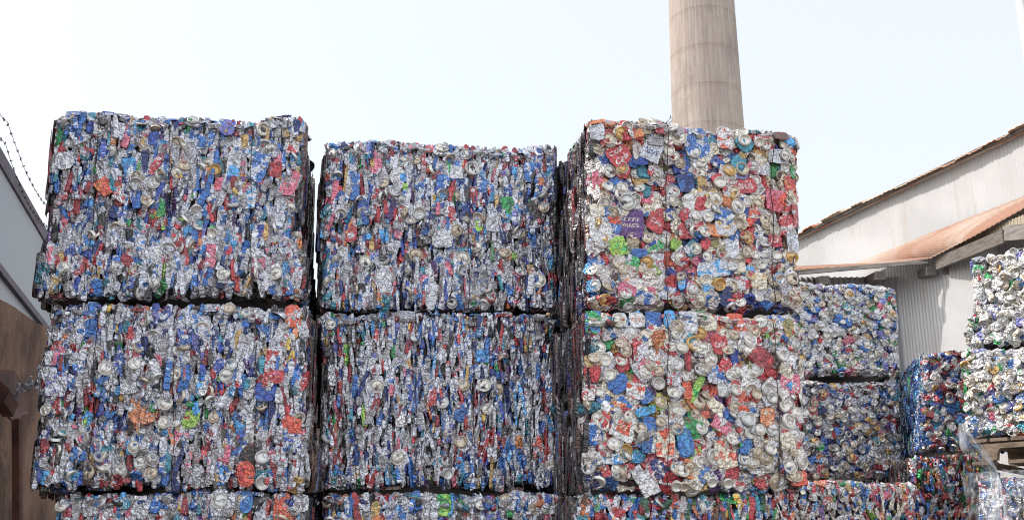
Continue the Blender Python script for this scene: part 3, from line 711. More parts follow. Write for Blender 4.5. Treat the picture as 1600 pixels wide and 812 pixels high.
    def squash(P, it, rigid=False):
        """the press: whatever stands out from the face is flattened against it"""
        q = P.mean(0, keepdims=True) if rigid else P; d = (q - it.p0) @ it.n0
        nd = np.where(d > 0, Lq * (1 - np.exp(-d / Lq)), d) + ((.0042 if it.hero else .0022) if rigid else 0)
        P = P + (nd - d)[:, None] * it.n0
        r_ = P - c['BL']; b = r_[:, 2]; v = np.clip(b / H, 0, 1)[:, None]
        le = c['BL'] * (1 - v) + c['TL'] * v; ri = c['BR'] * (1 - v) + c['TR'] * v
        a0 = ((P - le) @ fx); a1 = ((P - ri) @ fx); u = np.clip((r_ @ fx) / W, 0, 1); zt = c['TL'][2] * (1 - u) + c['TR'][2] * u
        P = P + (np.where(a0 < -lim, (-lim - a0) * .8, 0) + np.where(a1 > lim, (lim - a1) * .8, 0))[:, None] * fx
        dz = P[:, 2] - zt; P[:, 2] += np.where(dz > lim, (lim - dz) * .8, 0)
        return P
    def geo(it, lidpart):
        if lidpart:
            kk, lx, ly, s = it.lid; V, f, L = LIB[kk][int(it.seed * 7) % len(LIB[kk])]
            R = rot_frame((0, 0, 1), (0, 1, 0), it.seed, lx, ly); P = (V * s) @ R.T + np.array([0, 0, .0115]); P = P @ it.M.T + it.pos
            return squash(P, it, True), f, L
        if it.kind == 'HERO':
            r2 = np.random.default_rng(int(it.seed * 10)); V, f, L = body_grid(r2, 61, 61, .036, .040, .009, r2.uniform(.35, .8), 1.05, (1, 1), .026)
        else:
            lb = LIB[it.kind]; V, f, L = lb[int(it.seed * 3) % len(lb)]
        S = np.array([it.sx, it.sy, min(1.3, max(.7, (it.sx + it.sy) / 2))]); off = np.zeros(3)
        if it.lid: off = np.array([math.cos(it.seed), math.sin(it.seed), 0]) * (.012 * min(it.sx, it.sy))
        return squash((V * S + off) @ it.M.T + it.pos, it), f, L * np.array([it.sx, it.sy, 1])
    def addto(soup, it, lidpart):
        P, f, L = geo(it, lidpart)
        if lidpart: soup.add(P, f, L, it.lc, it.lc, 0, it.seed, 1); return
        ca = np.array(it.ca)
        if it.text:
            w, h = L[:, 0].max() * 2, L[:, 1].max() * 2; lines = it.text.split('|'); colr = np.tile(ca, (len(L), 1))
            nl = len(lines)
            for i, tx_ in enumerate(lines):
                y0 = (nl / 2 - .5 - i) * h * .8 / nl
                if tx_.startswith('#'):          # printed box with small lettering inside
                    bx = (abs(L[:, 0]) < w * .27) & (abs(L[:, 1] - y0) < h * .26); colr[bx] = C['ored']
                    mk = text_mask(L[:, :2] - np.array([0, y0]), tx_[1:], w * .36, h * .2); colr[mk] = C['cream']
                elif tx_.startswith('V'):        # two boxes under a wedge
                    colr[(abs(L[:, 0]) < (L[:, 1] - h * .02) * .55) & (L[:, 1] > 0)] = C['ored']
                    for sx_ in (-1, 1):
                        bx = (abs(L[:, 0] - sx_ * w * .28) < w * .15) & (abs(L[:, 1] + h * .2) < h * .2); colr[bx] = C['ored']
                        mk = text_mask(L[:, :2] - np.array([sx_ * w * .28, -h * .2]), tx_[1:], w * .2, h * .16); colr[mk] = C['cream']
                elif tx_.strip():
                    mk = text_mask(L[:, :2] - np.array([0, y0]), tx_, w * .66, min(h * .5 / nl, w * .34)); colr[mk] = it.tcol
            soup.add(P, f, L, colr, it.cb, 0, it.seed, 0)
        else: soup.add(P, f, L, ca, it.cb, it.pat, it.seed, 0)
    cand = [i for i, it in enumerate(items) if np.dot(it.pos - (c['TL'] + c['BR']) / 2, fn) > -.03 and it.pos[2] < max(c['TL'][2], c['TR'][2]) + .02]
    def vis(i):
        it = items[i]; s = it.area + (.45 if it.lid else 0) + (5 if it.hero else 0)
        if vis_px(it.pos) is False: s -= 50
        return -s
    cand.sort(key=vis); chosen = set(cand[:100]); rest = Soup()
    for i, it in enumerate(items):
        if i in chosen:
            s = Soup(); addto(s, it, False); me = s.mesh('crushed_can', [CAN, LID], it.pos)
            o = bpy.data.objects.new('crushed_can', me); o.location = tuple(it.pos - base); link(o, root)
            if it.lid:
                s = Soup(); addto(s, it, True); me = s.mesh('can_end', [CAN, LID], it.pos); link(bpy.data.objects.new('can_end', me), o)
        else:
            addto(rest, it, False)
            if it.lid: addto(rest, it, True)
    # dark packed core
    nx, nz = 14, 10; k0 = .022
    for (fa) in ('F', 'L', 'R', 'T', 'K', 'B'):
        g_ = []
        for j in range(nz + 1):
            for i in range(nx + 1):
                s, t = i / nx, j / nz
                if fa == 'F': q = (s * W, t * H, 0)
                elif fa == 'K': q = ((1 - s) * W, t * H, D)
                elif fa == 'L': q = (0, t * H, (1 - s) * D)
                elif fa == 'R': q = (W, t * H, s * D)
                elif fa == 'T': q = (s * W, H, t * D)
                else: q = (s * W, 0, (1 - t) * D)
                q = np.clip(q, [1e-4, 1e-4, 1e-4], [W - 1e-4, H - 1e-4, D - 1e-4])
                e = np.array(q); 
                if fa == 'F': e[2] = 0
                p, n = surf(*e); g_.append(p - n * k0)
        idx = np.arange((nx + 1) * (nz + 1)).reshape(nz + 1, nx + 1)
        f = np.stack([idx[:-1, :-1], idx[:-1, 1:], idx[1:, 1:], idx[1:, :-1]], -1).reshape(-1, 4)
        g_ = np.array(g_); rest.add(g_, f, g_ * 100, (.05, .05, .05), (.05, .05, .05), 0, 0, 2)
    me = rest.mesh('crushed_cans', [CAN, LID, CORE], base); o = bpy.data.objects.new('crushed_cans', me); link(o, root); o['kind'] = 'stuff'
    for wx in wires:
        mb = MB(); pts = []
        for b in np.linspace(.0, H, 26):
            p, n = surf(wx * W, b, 0); pts.append(p + n * (wire_out + rng.normal(0, .001)) + fx * (.003 * math.sin(b * 19 + wx * 9) + .0012 * math.sin(b * 47)))
        for d in np.linspace(.02, D, 8):
            p, n = surf(wx * W, H, d); pts.append(p + n * .012)
        mb.tube(pts, wire_r, 6); mb.build('tie_wire', WIRE, root)
    return root

def vis_px(p):
    q = np.asarray(p) - np.array([0, 0, EYE]); z = q[1] * cP + q[2] * sP
    x = q[0] / z * F + 800; y = 406 - (-q[1] * sP + q[2] * cP) / z * F
    return -5 < x < 1605 and -5 < y < 817

# ------------------------------------------------------------------ the cans that stand out, read off each bale: (px, py, w, h, turn, 'P' wall / 'L' end, colours, lettering)
H_LEFT_TOP = [(168,287,42,42,40,'P','ored','orange'),(190,305,26,22,-30,'P','white','red'),(203,262,28,32,10,'P','sky','blue'),(213,308,16,38,8,'P','blue','royal'),(173,235,20,20,0,'L','s','silver'),(240,288,22,22,0,'L','s','silver'),(231,312,22,22,0,'L','c','silver'),
 (102,253,26,26,0,'P','silver','white'),(125,215,26,26,30,'P','silver','blue'),(240,218,16,28,0,'P','royal','blue'),(160,240,18,28,0,'P','blue','silver'),(302,190,20,20,0,'L','s','silver'),(355,195,30,32,-5,'P','violet','royal'),
 (412,204,23,23,0,'L','w','silver'),(337,266,20,20,0,'L','g','orange'),(326,256,17,17,0,'L','w','silver'),(405,264,28,42,-15,'P','blue','silver'),(431,267,22,34,0,'P','red','dred'),(453,284,26,48,-22,'P','pink','white','DIET','white'),(457,230,24,28,0,'P','white','red'),(468,248,11,18,0,'P','teal','navy'),
 (425,236,20,20,0,'L','s','blue'),(376,225,26,26,15,'P','silver','white'),(396,240,26,26,-30,'P','silver','sky'),(385,310,30,44,0,'P','silver','sky'),(365,272,18,22,0,'P','sky','silver'),(345,290,18,24,0,'P','pink','red'),(262,392,30,30,0,'L','s','silver'),(431,430,22,22,0,'L','w','white'),(350,430,22,22,0,'L','w','silver'),
 (245,332,24,22,20,'P','green','yellow'),(332,366,18,18,0,'L','w','green'),(290,402,14,30,0,'P','red','silver'),(397,402,30,34,0,'P','silver','white'),(310,222,22,30,0,'P','blue','silver'),(185,205,20,36,0,'P','silver','blue'),(96,300,16,28,0,'P','red','silver'),(240,400,24,40,10,'P','silver','white'),(430,340,26,40,0,'P','silver','blue'),(140,330,22,30,0,'P','silver','red'),(330,400,18,34,0,'P','pink','silver')]
H_LEFT_MID = [(303,513,54,48,8,'P','silver','blue'),(318,516,25,25,0,'L','w','silver'),(415,508,32,38,20,'P','blue','silver'),(432,484,22,24,0,'P','blue','sky'),(457,492,26,38,12,'P','ored','orange','DIET','white'),(440,522,26,34,-20,'P','silver','white'),(358,477,20,20,0,'L','c','silver'),(397,482,20,20,0,'L','s','silver'),(355,587,24,24,0,'L','s','blue'),
 (275,587,23,23,0,'L','w','red'),(314,603,30,34,0,'P','white','sky'),(415,612,36,36,0,'P','royal','blue'),(424,590,26,38,-32,'P','red','white'),(380,540,32,38,0,'P','silver','dull'),(434,553,24,26,0,'P','silver','white'),(453,534,15,28,-25,'P','yellow','silver'),(206,605,28,30,5,'P','silver','white'),(261,631,24,24,0,'L','w','silver'),
 (257,660,20,22,0,'L','w','silver'),(225,640,42,42,0,'P','orange','silver'),(213,662,15,14,0,'P','orange','yellow'),(208,697,20,20,0,'L','w','silver'),(138,737,25,25,0,'L','c','brown'),(217,722,20,24,0,'L','s','silver'),(235,738,22,22,0,'L','c','silver'),(280,692,28,42,-10,'P','silver','pink'),(297,655,26,40,0,'P','lime','red'),
 (455,665,32,32,0,'P','ored','red'),(456,692,30,34,0,'P','silver','royal'),(411,752,23,23,0,'L','s','teal'),(390,712,28,44,-24,'P','black','brown'),(384,740,26,36,10,'P','ored','red'),(412,714,24,24,0,'L','s','silver'),(333,650,18,18,0,'L','c','silver'),(72,640,18,18,0,'L','w','blue'),(90,595,36,40,0,'P','silver','violet'),(85,530,26,36,0,'P','silver','white'),
 (85,560,30,26,0,'P','silver','violet'),(166,577,22,22,0,'L','w','silver'),(215,569,22,22,0,'L','w','silver'),(435,590,18,30,0,'P','red','pink'),(158,500,12,24,0,'P','orange','silver'),(330,470,30,20,0,'P','silver','sky')]
H_MID_TOP = [(550,290,24,64,0,'P','blue','silver'),(690,233,21,21,0,'L','w','silver'),(672,232,15,20,0,'P','pink','red'),(620,276,24,34,20,'P','white','silver'),(630,278,11,18,0,'P','blue','sky'),(588,254,18,38,0,'P','pink','silver'),(708,270,30,26,0,'P','silver','white'),(738,262,24,22,0,'L','w','silver'),(640,325,22,14,0,'P','silver','lime'),
 (655,336,23,21,0,'L','s','silver'),(713,361,19,19,0,'L','c','silver'),(704,333,10,20,0,'P','red','silver'),(690,362,40,50,0,'P','silver','white'),(790,325,22,42,0,'P','green','dgreen'),(645,362,20,22,0,'P','blue','silver'),(788,395,20,20,0,'L','c','orange'),(842,440,24,24,0,'L','w','silver'),(650,397,22,22,0,'L','c','silver'),(600,440,28,34,0,'P','silver','white'),
 (548,355,20,50,0,'P','red','silver'),(535,395,22,34,0,'P','silver','white'),(722,405,24,24,0,'L','w','silver'),(760,300,22,40,0,'P','blue','silver'),(830,270,26,30,0,'P','blue','silver'),(730,455,30,30,0,'P','silver','violet'),(622,360,18,30,0,'P','pink','silver'),(855,390,18,34,0,'P','blue','silver'),(813,292,18,18,0,'L','s','silver'),(692,285,20,30,0,'P','blue','silver'),(865,440,14,40,0,'P','red','silver'),(770,350,24,34,0,'P','silver','dull')]
H_MID_MID = [(755,556,24,20,0,'P','sky','blue'),(757,602,21,21,0,'L','w','silver'),(724,602,19,19,0,'L','c','silver'),(590,605,21,21,0,'L','w','silver'),(517,507,17,22,0,'L','w','blue'),(622,715,22,24,0,'L','w','silver'),(826,532,22,30,0,'P','silver','dull'),(760,640,17,22,0,'L','w','silver'),(861,728,20,22,0,'L','w','silver'),(748,580,26,28,0,'P','silver','blue'),
 (675,620,14,32,0,'P','red','silver'),(520,585,18,40,0,'P','silver','white'),(720,690,20,26,0,'L','c','silver'),(625,655,14,22,0,'P','white','silver'),(555,740,20,30,0,'P','silver','gold'),(840,700,16,40,0,'P','ored','silver'),(700,740,18,18,0,'L','s','silver'),(860,600,18,40,0,'P','silver','blue'),(740,520,30,18,0,'P','silver','blue'),(825,640,18,30,0,'P','silver','white')]
H_LEFT_LOW = [(345,785,26,26,0,'L','s','silver'),(350,788,44,38,0,'P','silver','dull'),(385,785,26,34,0,'P','blue','sky'),(440,790,24,50,0,'P','ored','silver'),(195,785,18,20,0,'P','teal','silver'),(220,792,30,40,-20,'P','silver','white'),(470,785,24,34,0,'P','silver','white'),(140,790,24,34,0,'P','silver','dull')]
H_MID_LOW = [(694,788,24,30,0,'P','green','lime'),(791,780,22,22,0,'L','c','silver'),(832,795,17,17,0,'L','c','silver'),(853,794,18,18,0,'L','s','royal'),(878,788,18,26,0,'L','w','silver'),(612,795,24,26,0,'P','silver','sky'),(587,798,14,40,0,'P','gold','olive'),(876,768,20,14,0,'P','red','dred'),(855,778,20,16,0,'P','royal','blue'),(752,786,20,22,0,'L','w','silver')]
H_RIGHT_TOP = [(932,208,26,36,0,'P','silver','dull'),(968,213,21,21,0,'L','g','cream'),(965,243,38,38,42,'P','red','white','Coca|Cola','white'),(1017,238,34,38,-25,'P','silver','white','Natural','navy'),(1045,237,20,20,0,'L','w','red'),(1043,221,18,18,0,'L','w','pink'),(1026,207,15,24,0,'P','red','pink'),(952,268,22,22,0,'L','s','silver'),
 (935,282,24,44,0,'P','pink','red'),(950,291,18,18,0,'L','w','orange'),(971,294,18,18,0,'L','w','silver'),(980,316,29,28,0,'L','s','cream'),(1000,250,26,30,0,'P','royal','blue'),(984,346,50,46,0,'P','purple','violet',' |ELTN|GRIES| ','cream'),(1026,346,28,32,-25,'P','red','white','Coke','white'),(1035,330,18,14,0,'P','red','white'),
 (968,384,34,30,20,'P','lime','green'),(987,412,30,30,-20,'P','green','silver'),(1000,394,26,20,0,'P','blue','royal'),(938,358,34,40,0,'P','white','silver'),(961,356,18,20,70,'P','blue','white','BUD','white'),(930,448,18,28,0,'L','s','sky'),(988,447,30,32,0,'P','white','orange'),(1014,370,19,19,0,'L','c','royal'),(1040,378,26,24,0,'L','s','silver'),(1037,412,38,40,0,'P','silver','cream','ICE','red'),(1040,457,38,28,0,'P','silver','blue'),
 (930,385,28,26,0,'P','dull','silver'),(932,328,24,24,0,'P','cream','white'),(1085,224,56,50,12,'P','blue','silver'),(1083,237,24,24,0,'L','s','silver'),(1130,218,30,42,-10,'P','white','ored'),(1159,223,20,22,0,'L','w','teal'),(1181,226,17,19,0,'L','w','red'),(1226,244,18,20,0,'L','w','silver'),(1215,245,34,26,0,'P','silver','dull'),(1072,286,32,44,12,'P','navy','blue'),(1095,290,18,26,0,'P','gold','brown'),
 (1122,287,20,24,0,'L','w','red'),(1161,290,40,28,5,'P','red','white','Coca-Cola','white'),(1158,266,22,22,0,'L','c','violet'),(1191,262,28,32,0,'P','silver','pink'),(1235,287,24,38,0,'P','red','orange'),(1115,314,22,24,0,'L','w','gold'),(1150,325,25,24,0,'L','w','blue'),(1213,312,32,34,0,'P','pink','red'),(1241,268,14,24,0,'P','green','silver'),(1218,216,24,22,0,'P','brown','dred'),
 (1085,338,17,18,0,'L','w','silver'),(1102,342,18,20,0,'L','w','silver'),(1099,364,21,21,0,'L','w','blue'),(1169,373,18,21,0,'L','g','orange'),(1115,420,54,32,8,'P','silver','sky'),(1103,402,17,17,0,'L','w','violet'),(1215,398,17,19,0,'L','w','silver'),(1239,377,24,40,0,'P','silver','dull'),(1213,374,22,24,0,'P','red','silver','ICE','white'),(1183,465,17,20,0,'L','w','silver'),(1186,440,26,32,0,'P','cream','gold'),(1158,443,24,28,0,'P','silver','red'),
 (1082,452,17,17,0,'L','s','pink'),(1235,462,16,18,0,'L','c','silver'),(1065,442,14,22,0,'P','sky','white','BUD','white'),(1085,390,20,34,0,'L','w','teal'),(1069,362,24,30,0,'P','red','white'),(1212,462,18,24,0,'L','c','silver'),(1210,438,18,22,0,'L','c','silver'),(1243,335,18,40,0,'P','red','silver'),(1237,436,20,16,0,'L','c','white'),(1130,355,34,30,0,'P','silver','gold'),(1143,385,30,40,0,'P','silver','white'),(1070,398,20,20,0,'P','red','silver'),(1104,452,26,16,0,'P','sky','silver')]
H_RIGHT_MID = [(927,503,26,32,0,'P','green','blue'),(947,494,15,17,0,'L','w','royal'),(967,500,24,26,0,'L','w','silver'),(996,497,26,30,0,'P','white','orange','ICE','orange'),(1020,503,28,28,0,'P','blue','royal'),(1046,500,20,34,0,'P','sky','white','BUD','white'),(985,521,22,22,0,'L','s','silver'),(970,536,20,20,0,'L','c','pink'),(1053,524,18,18,0,'L','w','silver'),(1062,543,18,20,0,'L','w','silver'),
 (1000,550,24,42,0,'P','silver','red'),(1040,556,30,20,-20,'P','silver','dull'),(945,562,22,22,0,'L','w','silver'),(1007,582,22,22,0,'L','w','silver'),(1027,580,18,18,0,'L','c','white'),(952,586,21,21,0,'L','w','white'),(966,600,38,26,28,'P','blue','royal'),(935,612,15,20,0,'L','w','blue'),(912,612,22,30,-10,'P','white','red'),(1053,587,28,32,0,'P','silver','red'),(1053,612,24,22,0,'L','w','silver'),(992,610,34,34,-10,'P','white','ored'),
 (1150,502,30,30,0,'P','ored','orange','DIET','white'),(1073,505,32,30,0,'P','silver','white'),(1105,505,38,36,0,'P','cream','silver'),(1124,537,28,34,8,'P','red','dred','Coke','white'),(1170,532,23,25,0,'L','w','silver'),(1187,558,50,42,-38,'P','dred','red'),(1096,545,20,24,0,'L','w','silver'),(1064,545,16,20,0,'L','w','silver'),(1219,556,20,22,0,'L','w','silver'),(1248,570,20,20,0,'L','c','silver'),
 (1232,600,34,34,0,'P','pink','red','Coke','white'),(1209,530,16,18,0,'L','w','teal'),(1232,515,20,38,10,'P','olive','gold'),(1073,562,11,34,0,'P','red','dred'),(1150,610,18,20,0,'L','w','silver'),(1180,617,18,19,0,'L','c','red'),(1203,622,18,22,0,'L','w','silver'),(1123,585,36,36,0,'P','silver','blue'),(1075,610,20,30,0,'P','ored','orange'),(1090,605,14,40,-30,'P','lime','green'),
 (973,668,40,40,-20,'P','white','ored','#ICE','ored'),(1030,659,18,20,0,'L','c','silver'),(1037,692,36,46,0,'P','cream','ored','VICE','ored'),(975,643,22,16,0,'P','red','dred'),(1007,643,34,20,15,'P','sky','teal'),(1013,662,22,26,0,'P','blue','royal'),(1030,660,16,18,0,'L','c','silver'),(1068,695,22,38,0,'P','blue','sky'),(957,694,20,22,0,'L','w','silver'),(957,717,36,20,0,'P','sky','white'),
 (980,711,15,17,0,'L','w','red'),(1010,748,34,46,28,'P','white','silver'),(1046,744,32,26,0,'P','silver','red'),(947,735,16,22,20,'P','red','white'),(1066,735,22,22,0,'L','w','silver'),(962,732,16,14,0,'L','w','silver'),(1088,645,16,20,0,'L','c','green'),(1112,642,32,20,0,'P','ored','brown'),(1128,662,38,20,-28,'P','pink','white'),(1070,690,30,46,10,'P','blue','teal'),(1116,713,26,28,0,'L','s','cream'),(1136,708,42,42,0,'P','cream','ored'),
 (1180,706,18,24,0,'L','c','white'),(1167,655,24,24,0,'L','s','silver'),(1200,702,20,22,0,'L','w','silver'),(1182,672,18,20,0,'L','w','silver'),(1163,695,24,28,0,'P','blue','green'),(1182,730,26,20,0,'P','white','red','Diet','black'),(1145,738,30,20,5,'P','red','dred'),(1092,744,34,42,-30,'P','cream','blue'),(1167,757,34,26,0,'P','silver','blue'),(1140,757,18,22,0,'L','w','silver'),(1070,760,18,18,0,'L','c','silver'),(1113,752,18,22,0,'L','w','silver'),
 (1221,636,18,18,0,'L','w','purple'),(1241,645,17,17,0,'L','w','silver'),(1232,729,22,20,0,'L','w','blue'),(1235,742,20,16,0,'L','c','brown'),(1225,690,26,30,0,'P','cream','silver'),(1195,652,22,34,0,'P','orange','cream'),(1215,752,30,30,0,'L','c','silver'),(1075,660,24,18,0,'P','green','brown'),(1058,765,20,12,0,'L','w','silver')]

GP = 'bales of crushed cans'
# left stack
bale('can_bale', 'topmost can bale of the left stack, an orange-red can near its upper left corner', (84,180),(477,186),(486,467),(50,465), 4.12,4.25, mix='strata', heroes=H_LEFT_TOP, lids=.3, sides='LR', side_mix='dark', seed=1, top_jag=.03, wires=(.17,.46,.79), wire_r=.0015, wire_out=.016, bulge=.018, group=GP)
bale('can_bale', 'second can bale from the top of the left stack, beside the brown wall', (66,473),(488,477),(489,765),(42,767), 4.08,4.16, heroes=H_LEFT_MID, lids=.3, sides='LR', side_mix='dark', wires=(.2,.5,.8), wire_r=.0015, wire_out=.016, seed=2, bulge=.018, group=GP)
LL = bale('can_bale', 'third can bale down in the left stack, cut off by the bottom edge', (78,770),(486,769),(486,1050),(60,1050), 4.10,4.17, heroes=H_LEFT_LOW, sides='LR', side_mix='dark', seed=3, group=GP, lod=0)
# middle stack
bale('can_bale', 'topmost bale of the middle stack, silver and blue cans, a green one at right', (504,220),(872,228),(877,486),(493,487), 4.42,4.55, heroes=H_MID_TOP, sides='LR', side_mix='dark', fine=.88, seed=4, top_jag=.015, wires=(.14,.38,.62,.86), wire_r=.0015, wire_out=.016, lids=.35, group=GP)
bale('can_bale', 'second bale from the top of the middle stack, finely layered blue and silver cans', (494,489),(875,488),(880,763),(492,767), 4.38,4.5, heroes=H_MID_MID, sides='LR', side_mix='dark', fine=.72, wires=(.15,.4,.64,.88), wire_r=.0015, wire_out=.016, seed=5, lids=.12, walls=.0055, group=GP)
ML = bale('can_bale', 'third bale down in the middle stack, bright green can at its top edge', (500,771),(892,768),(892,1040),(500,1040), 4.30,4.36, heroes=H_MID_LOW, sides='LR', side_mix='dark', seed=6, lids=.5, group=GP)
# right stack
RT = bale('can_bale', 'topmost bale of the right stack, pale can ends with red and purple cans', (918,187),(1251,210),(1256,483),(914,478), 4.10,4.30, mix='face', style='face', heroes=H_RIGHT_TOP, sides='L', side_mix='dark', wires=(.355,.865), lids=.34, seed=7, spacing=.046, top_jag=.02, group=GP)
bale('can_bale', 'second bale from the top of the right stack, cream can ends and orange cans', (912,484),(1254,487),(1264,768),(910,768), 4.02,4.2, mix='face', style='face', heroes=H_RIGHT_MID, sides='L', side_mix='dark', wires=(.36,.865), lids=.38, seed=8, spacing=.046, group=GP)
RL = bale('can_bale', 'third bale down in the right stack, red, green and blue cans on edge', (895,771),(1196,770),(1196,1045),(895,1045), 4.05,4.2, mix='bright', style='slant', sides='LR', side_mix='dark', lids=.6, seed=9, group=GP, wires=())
# back row to the right
GB = 'bales of crushed cans in the back row'
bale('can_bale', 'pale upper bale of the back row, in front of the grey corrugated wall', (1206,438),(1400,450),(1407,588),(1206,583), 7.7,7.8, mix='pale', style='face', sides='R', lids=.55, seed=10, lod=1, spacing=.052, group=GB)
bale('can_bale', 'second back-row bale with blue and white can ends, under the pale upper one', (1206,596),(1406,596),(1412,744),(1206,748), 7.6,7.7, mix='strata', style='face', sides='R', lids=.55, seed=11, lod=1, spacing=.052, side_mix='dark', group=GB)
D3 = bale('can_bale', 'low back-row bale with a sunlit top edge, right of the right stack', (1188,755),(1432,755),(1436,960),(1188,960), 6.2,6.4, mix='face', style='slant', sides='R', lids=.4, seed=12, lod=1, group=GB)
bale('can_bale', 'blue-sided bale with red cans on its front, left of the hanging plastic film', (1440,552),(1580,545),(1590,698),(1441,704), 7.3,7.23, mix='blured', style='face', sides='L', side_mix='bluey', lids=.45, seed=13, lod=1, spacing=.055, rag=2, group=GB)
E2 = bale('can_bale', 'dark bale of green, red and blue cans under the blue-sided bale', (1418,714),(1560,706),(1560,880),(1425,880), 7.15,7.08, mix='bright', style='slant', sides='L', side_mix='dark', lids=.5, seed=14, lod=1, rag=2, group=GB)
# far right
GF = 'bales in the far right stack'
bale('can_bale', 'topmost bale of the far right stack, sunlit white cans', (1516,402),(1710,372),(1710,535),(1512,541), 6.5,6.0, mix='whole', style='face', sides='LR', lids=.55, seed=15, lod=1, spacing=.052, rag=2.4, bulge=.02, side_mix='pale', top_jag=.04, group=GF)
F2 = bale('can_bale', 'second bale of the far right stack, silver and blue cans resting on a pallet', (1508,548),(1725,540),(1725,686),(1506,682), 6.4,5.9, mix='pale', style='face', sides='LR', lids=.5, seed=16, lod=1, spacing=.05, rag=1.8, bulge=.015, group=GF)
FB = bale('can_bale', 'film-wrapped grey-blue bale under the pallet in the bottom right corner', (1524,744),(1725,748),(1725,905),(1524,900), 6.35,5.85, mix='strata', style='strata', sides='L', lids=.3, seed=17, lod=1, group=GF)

# pallet under the far right bale
def pallet():
    c, fx, fn, D, base = GEO[F2.name]; up = np.array([0, 0, 1.]); o = c['BL'] - up * .035 + fn * .02; W = np.linalg.norm((c['BR'] - c['BL'])[:2])
    root = empty('pallet', o - up * .14); tag(root, 'worn timber pallet under the second bale of the far right stack', 'pallet')
    def P(x, z, d=0): return o + fx * x + up * z - fn * d
    for k, d in enumerate((.0, .45, .86)):
        m = MB(); n = 8
        arch = []
        for x0 in (.16, .50):
            arch += [P(x0 + .012, -.115, d), P(x0 + .02, -.07, d)] + [P(x0 + .035 + .16 * i / n, -.05, d) for i in range(n + 1)] + [P(x0 + .215, -.07, d), P(x0 + .223, -.115, d)]
        m.prism([P(.09, -.115, d)] + arch + [P(W, -.115, d), P(W, -.022, d), P(.09, -.022, d)], -fn * .04)
        m.build('stringer', PALLET, root)
    for i in range(7):
        m = MB(); a = P(.03 + i * .115, -.010, .0); m.prism([a, a + fx * .095, a + fx * .095 + up * .019, a + up * .019], -fn * .9); m.build('deck_board', PALLET, root)
    for i in range(4):
        m = MB(); a = P(.03 + i * .2, -.137, .0); m.prism([a, a + fx * .095, a + fx * .095 + up * .019, a + up * .019], -fn * .9); m.build('bottom_board', PALLET, root)
pallet()

def film_material(name, a, rough):
    m, ns, ls, p = mat(name); out = [n for n in ns if n.type == 'OUTPUT_MATERIAL'][0]; tc = N(ns, 'ShaderNodeTexCoord')
    mp = N(ns, 'ShaderNodeMapping'); mp.inputs['Scale'].default_value = (14, 14, 2.5); ls.new(tc.outputs['Object'], mp.inputs['Vector'])
    n = N(ns, 'ShaderNodeTexNoise', Scale=1.6, Detail=6.0, Distortion=.8); ls.new(mp.outputs[0], n.inputs['Vector'])
    p.inputs['Base Color'].default_value = (.75, .78, .82, 1); p.inputs['Roughness'].default_value = rough; p.inputs['Specular IOR Level'].default_value = .8
    b = N(ns, 'ShaderNodeBump', Strength=.8, Distance=.01); ls.new(n.outputs[0], b.inputs['Height']); ls.new(b.outputs[0], p.inputs['Normal'])
    t = ns.new('ShaderNodeBsdfTransparent'); mx = ns.new('ShaderNodeMixShader')
    r = ns.new('ShaderNodeMapRange'); r.inputs['From Min'].default_value = .38; r.inputs['From Max'].default_value = .68; r.inputs['To Min'].default_value = a[0]; r.inputs['To Max'].default_value = a[1]
    ls.new(n.outputs[0], r.inputs[0]); ls.new(r.outputs[0], mx.inputs[0]); ls.new(t.outputs[0], mx.inputs[1]); ls.new(p.outputs[0], mx.inputs[2]); ls.new(mx.outputs[0], out.inputs['Surface'])
    return m
FILM = film_material('clear_plastic_film', (.06, .55), .2)
def film():
    rows = [(662, 1498, 1503), (676, 1499, 1514), (690, 1500, 1526), (704, 1504, 1538), (718, 1522, 1548), (730, 1538, 1554), (740, 1547, 1557), (752, 1546, 1561), (770, 1543, 1566), (790, 1541, 1570), (815, 1538, 1574), (850, 1534, 1580), (900, 1530, 1584)]
    m = MB(); K = 22; vs_ = []
    Y0 = 5.75
    ys = np.arange(662, 900, 4.); 
    for i, y in enumerate(ys):
        l = np.interp(y, [r[0] for r in rows], [r[1] for r in rows]); r_ = np.interp(y, [r[0] for r in rows], [r[2] for r in rows])
        for k in range(K + 1):
            u = k / K; p = at(l + (r_ - l) * u + .6 * math.sin(y * .11 + k), y, Y0)
            wd = (r_ - l) / F * Y0
            p[1] += (.016 * math.sin(u * 17 + y * .03) + .008 * math.sin(u * 41 + 1)) * min(1, wd / .06) - .05 * math.sin(u * 3.1); vs_.append(p)
    m.add(vs_, [(i * (K + 1) + k, i * (K + 1) + k + 1, (i + 1) * (K + 1) + k + 1, (i + 1) * (K + 1) + k) for i in range(len(ys) - 1) for k in range(K)])
    o = m.build('plastic_film', FILM, None, origin=at(1500, 662, Y0), smooth=True)
    tag(o, 'torn clear plastic film hanging twisted from the corner of the blue-sided bale', 'plastic film')
film()
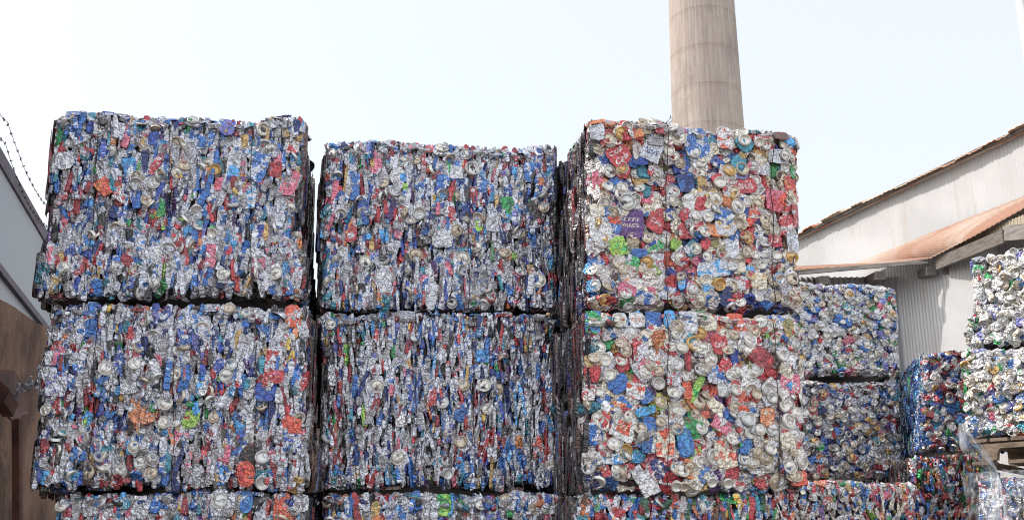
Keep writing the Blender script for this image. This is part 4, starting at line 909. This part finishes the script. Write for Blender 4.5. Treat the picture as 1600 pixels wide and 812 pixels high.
def wrap():
    c, fx, fn, D, base = GEO[FB.name]; up = np.array([0, 0, 1.]); rng = np.random.default_rng(8)
    W = np.linalg.norm((c['TR'] - c['TL'])[:2]); H = c['TL'][2] - c['BL'][2]; vs_ = []; nx, ns_ = 40, 34
    for j in range(ns_ + 1):
        s = j / ns_ * (H + .9)
        for i in range(nx + 1):
            x = W * i / nx
            p = c['BL'] + fx * x + (up * s + fn * .03 if s < H else up * (H + .022) - fn * (s - H - .03))
            q = rng.normal(0, .004); p = p + fn * q + up * rng.normal(0, .004) * (s >= H) + fn * .008 * math.sin(s * 60 + 2 * math.sin(x * 9))
            vs_.append(p)
    m = MB(); m.add(vs_, [(j * (nx + 1) + i, j * (nx + 1) + i + 1, (j + 1) * (nx + 1) + i + 1, (j + 1) * (nx + 1) + i) for j in range(ns_) for i in range(nx)])
    o = m.build('plastic_wrap', film_material('stretch_film', (.02, .22), .15), FB)
wrap()

# bales further down the stacks, standing on the ground
def lower(src, n, label):
    bz = src.location.z
    for k in range(1, n + 1):
        r = empty('can_bale', (src.location.x, src.location.y, bz - bz / n * k + .004)); tag(r, label % ('lowest' if k == n else 'second lowest'), 'bale', src['group'])
        for ch in src.children:
            if ch.get('kind') == 'stuff':
                c = ch.copy(); sc.collection.objects.link(c); c.parent = r
lower(LL, 2, '%s bale of the left stack, standing below the part in view')
lower(ML, 2, '%s bale of the middle stack, standing below the part in view')
lower(RL, 2, '%s bale of the right stack, standing below the part in view')
lower(D3, 2, '%s bale of the back row, standing below the part in view')
lower(E2, 2, '%s bale under the dark green and red bale')
lower(FB, 2, '%s bale of the far right stack, below the film-wrapped bale')

# loose ends of tie wire on top of the right stack's uppermost bale
def whiskers():
    for (pts, y) in (([(1036, 196), (1043, 190), (1048, 184), (1047, 180)], 4.2), ([(1036, 197), (1044, 194), (1050, 189), (1050, 184)], 4.22), ([(1198, 212), (1202, 213), (1205, 209), (1204, 205)], 4.3)):
        m = MB(); P = [at(px, py, y) for px, py in pts]; m.tube([at(pts[0][0], pts[0][1] + 12, y)] + P, .0018, 5); m.build('tie_wire_end', WIRE, RT)
whiskers()

# scrap caught on the steel channel
def scrap():
    p0 = (CH1 + CH2) / 2 + np.array([.04, .12, .09]); root = empty('crumpled_foil', p0); tag(root, 'crumpled silver foil scrap caught on the rusty steel channel', 'foil scrap')
    rng = np.random.default_rng(4); sp = Soup()
    for k in range(9):
        V, f, L = LIB['EH'][k]; M = rot_frame(rng.normal(0, 1, 3) + np.array([0, -1, .3]), (0, 0, 1), rng.uniform(0, 6), 0, 0)
        sp.add((V * .75) @ M.T + p0 + rng.normal(0, .014, 3) * np.array([2.0, 1, .8]), f, L, C['silver'], C['dull'], 0, k * 9., 0)
    link(bpy.data.objects.new('foil', sp.mesh('foil', [CAN, LID], p0)), root)
scrap()
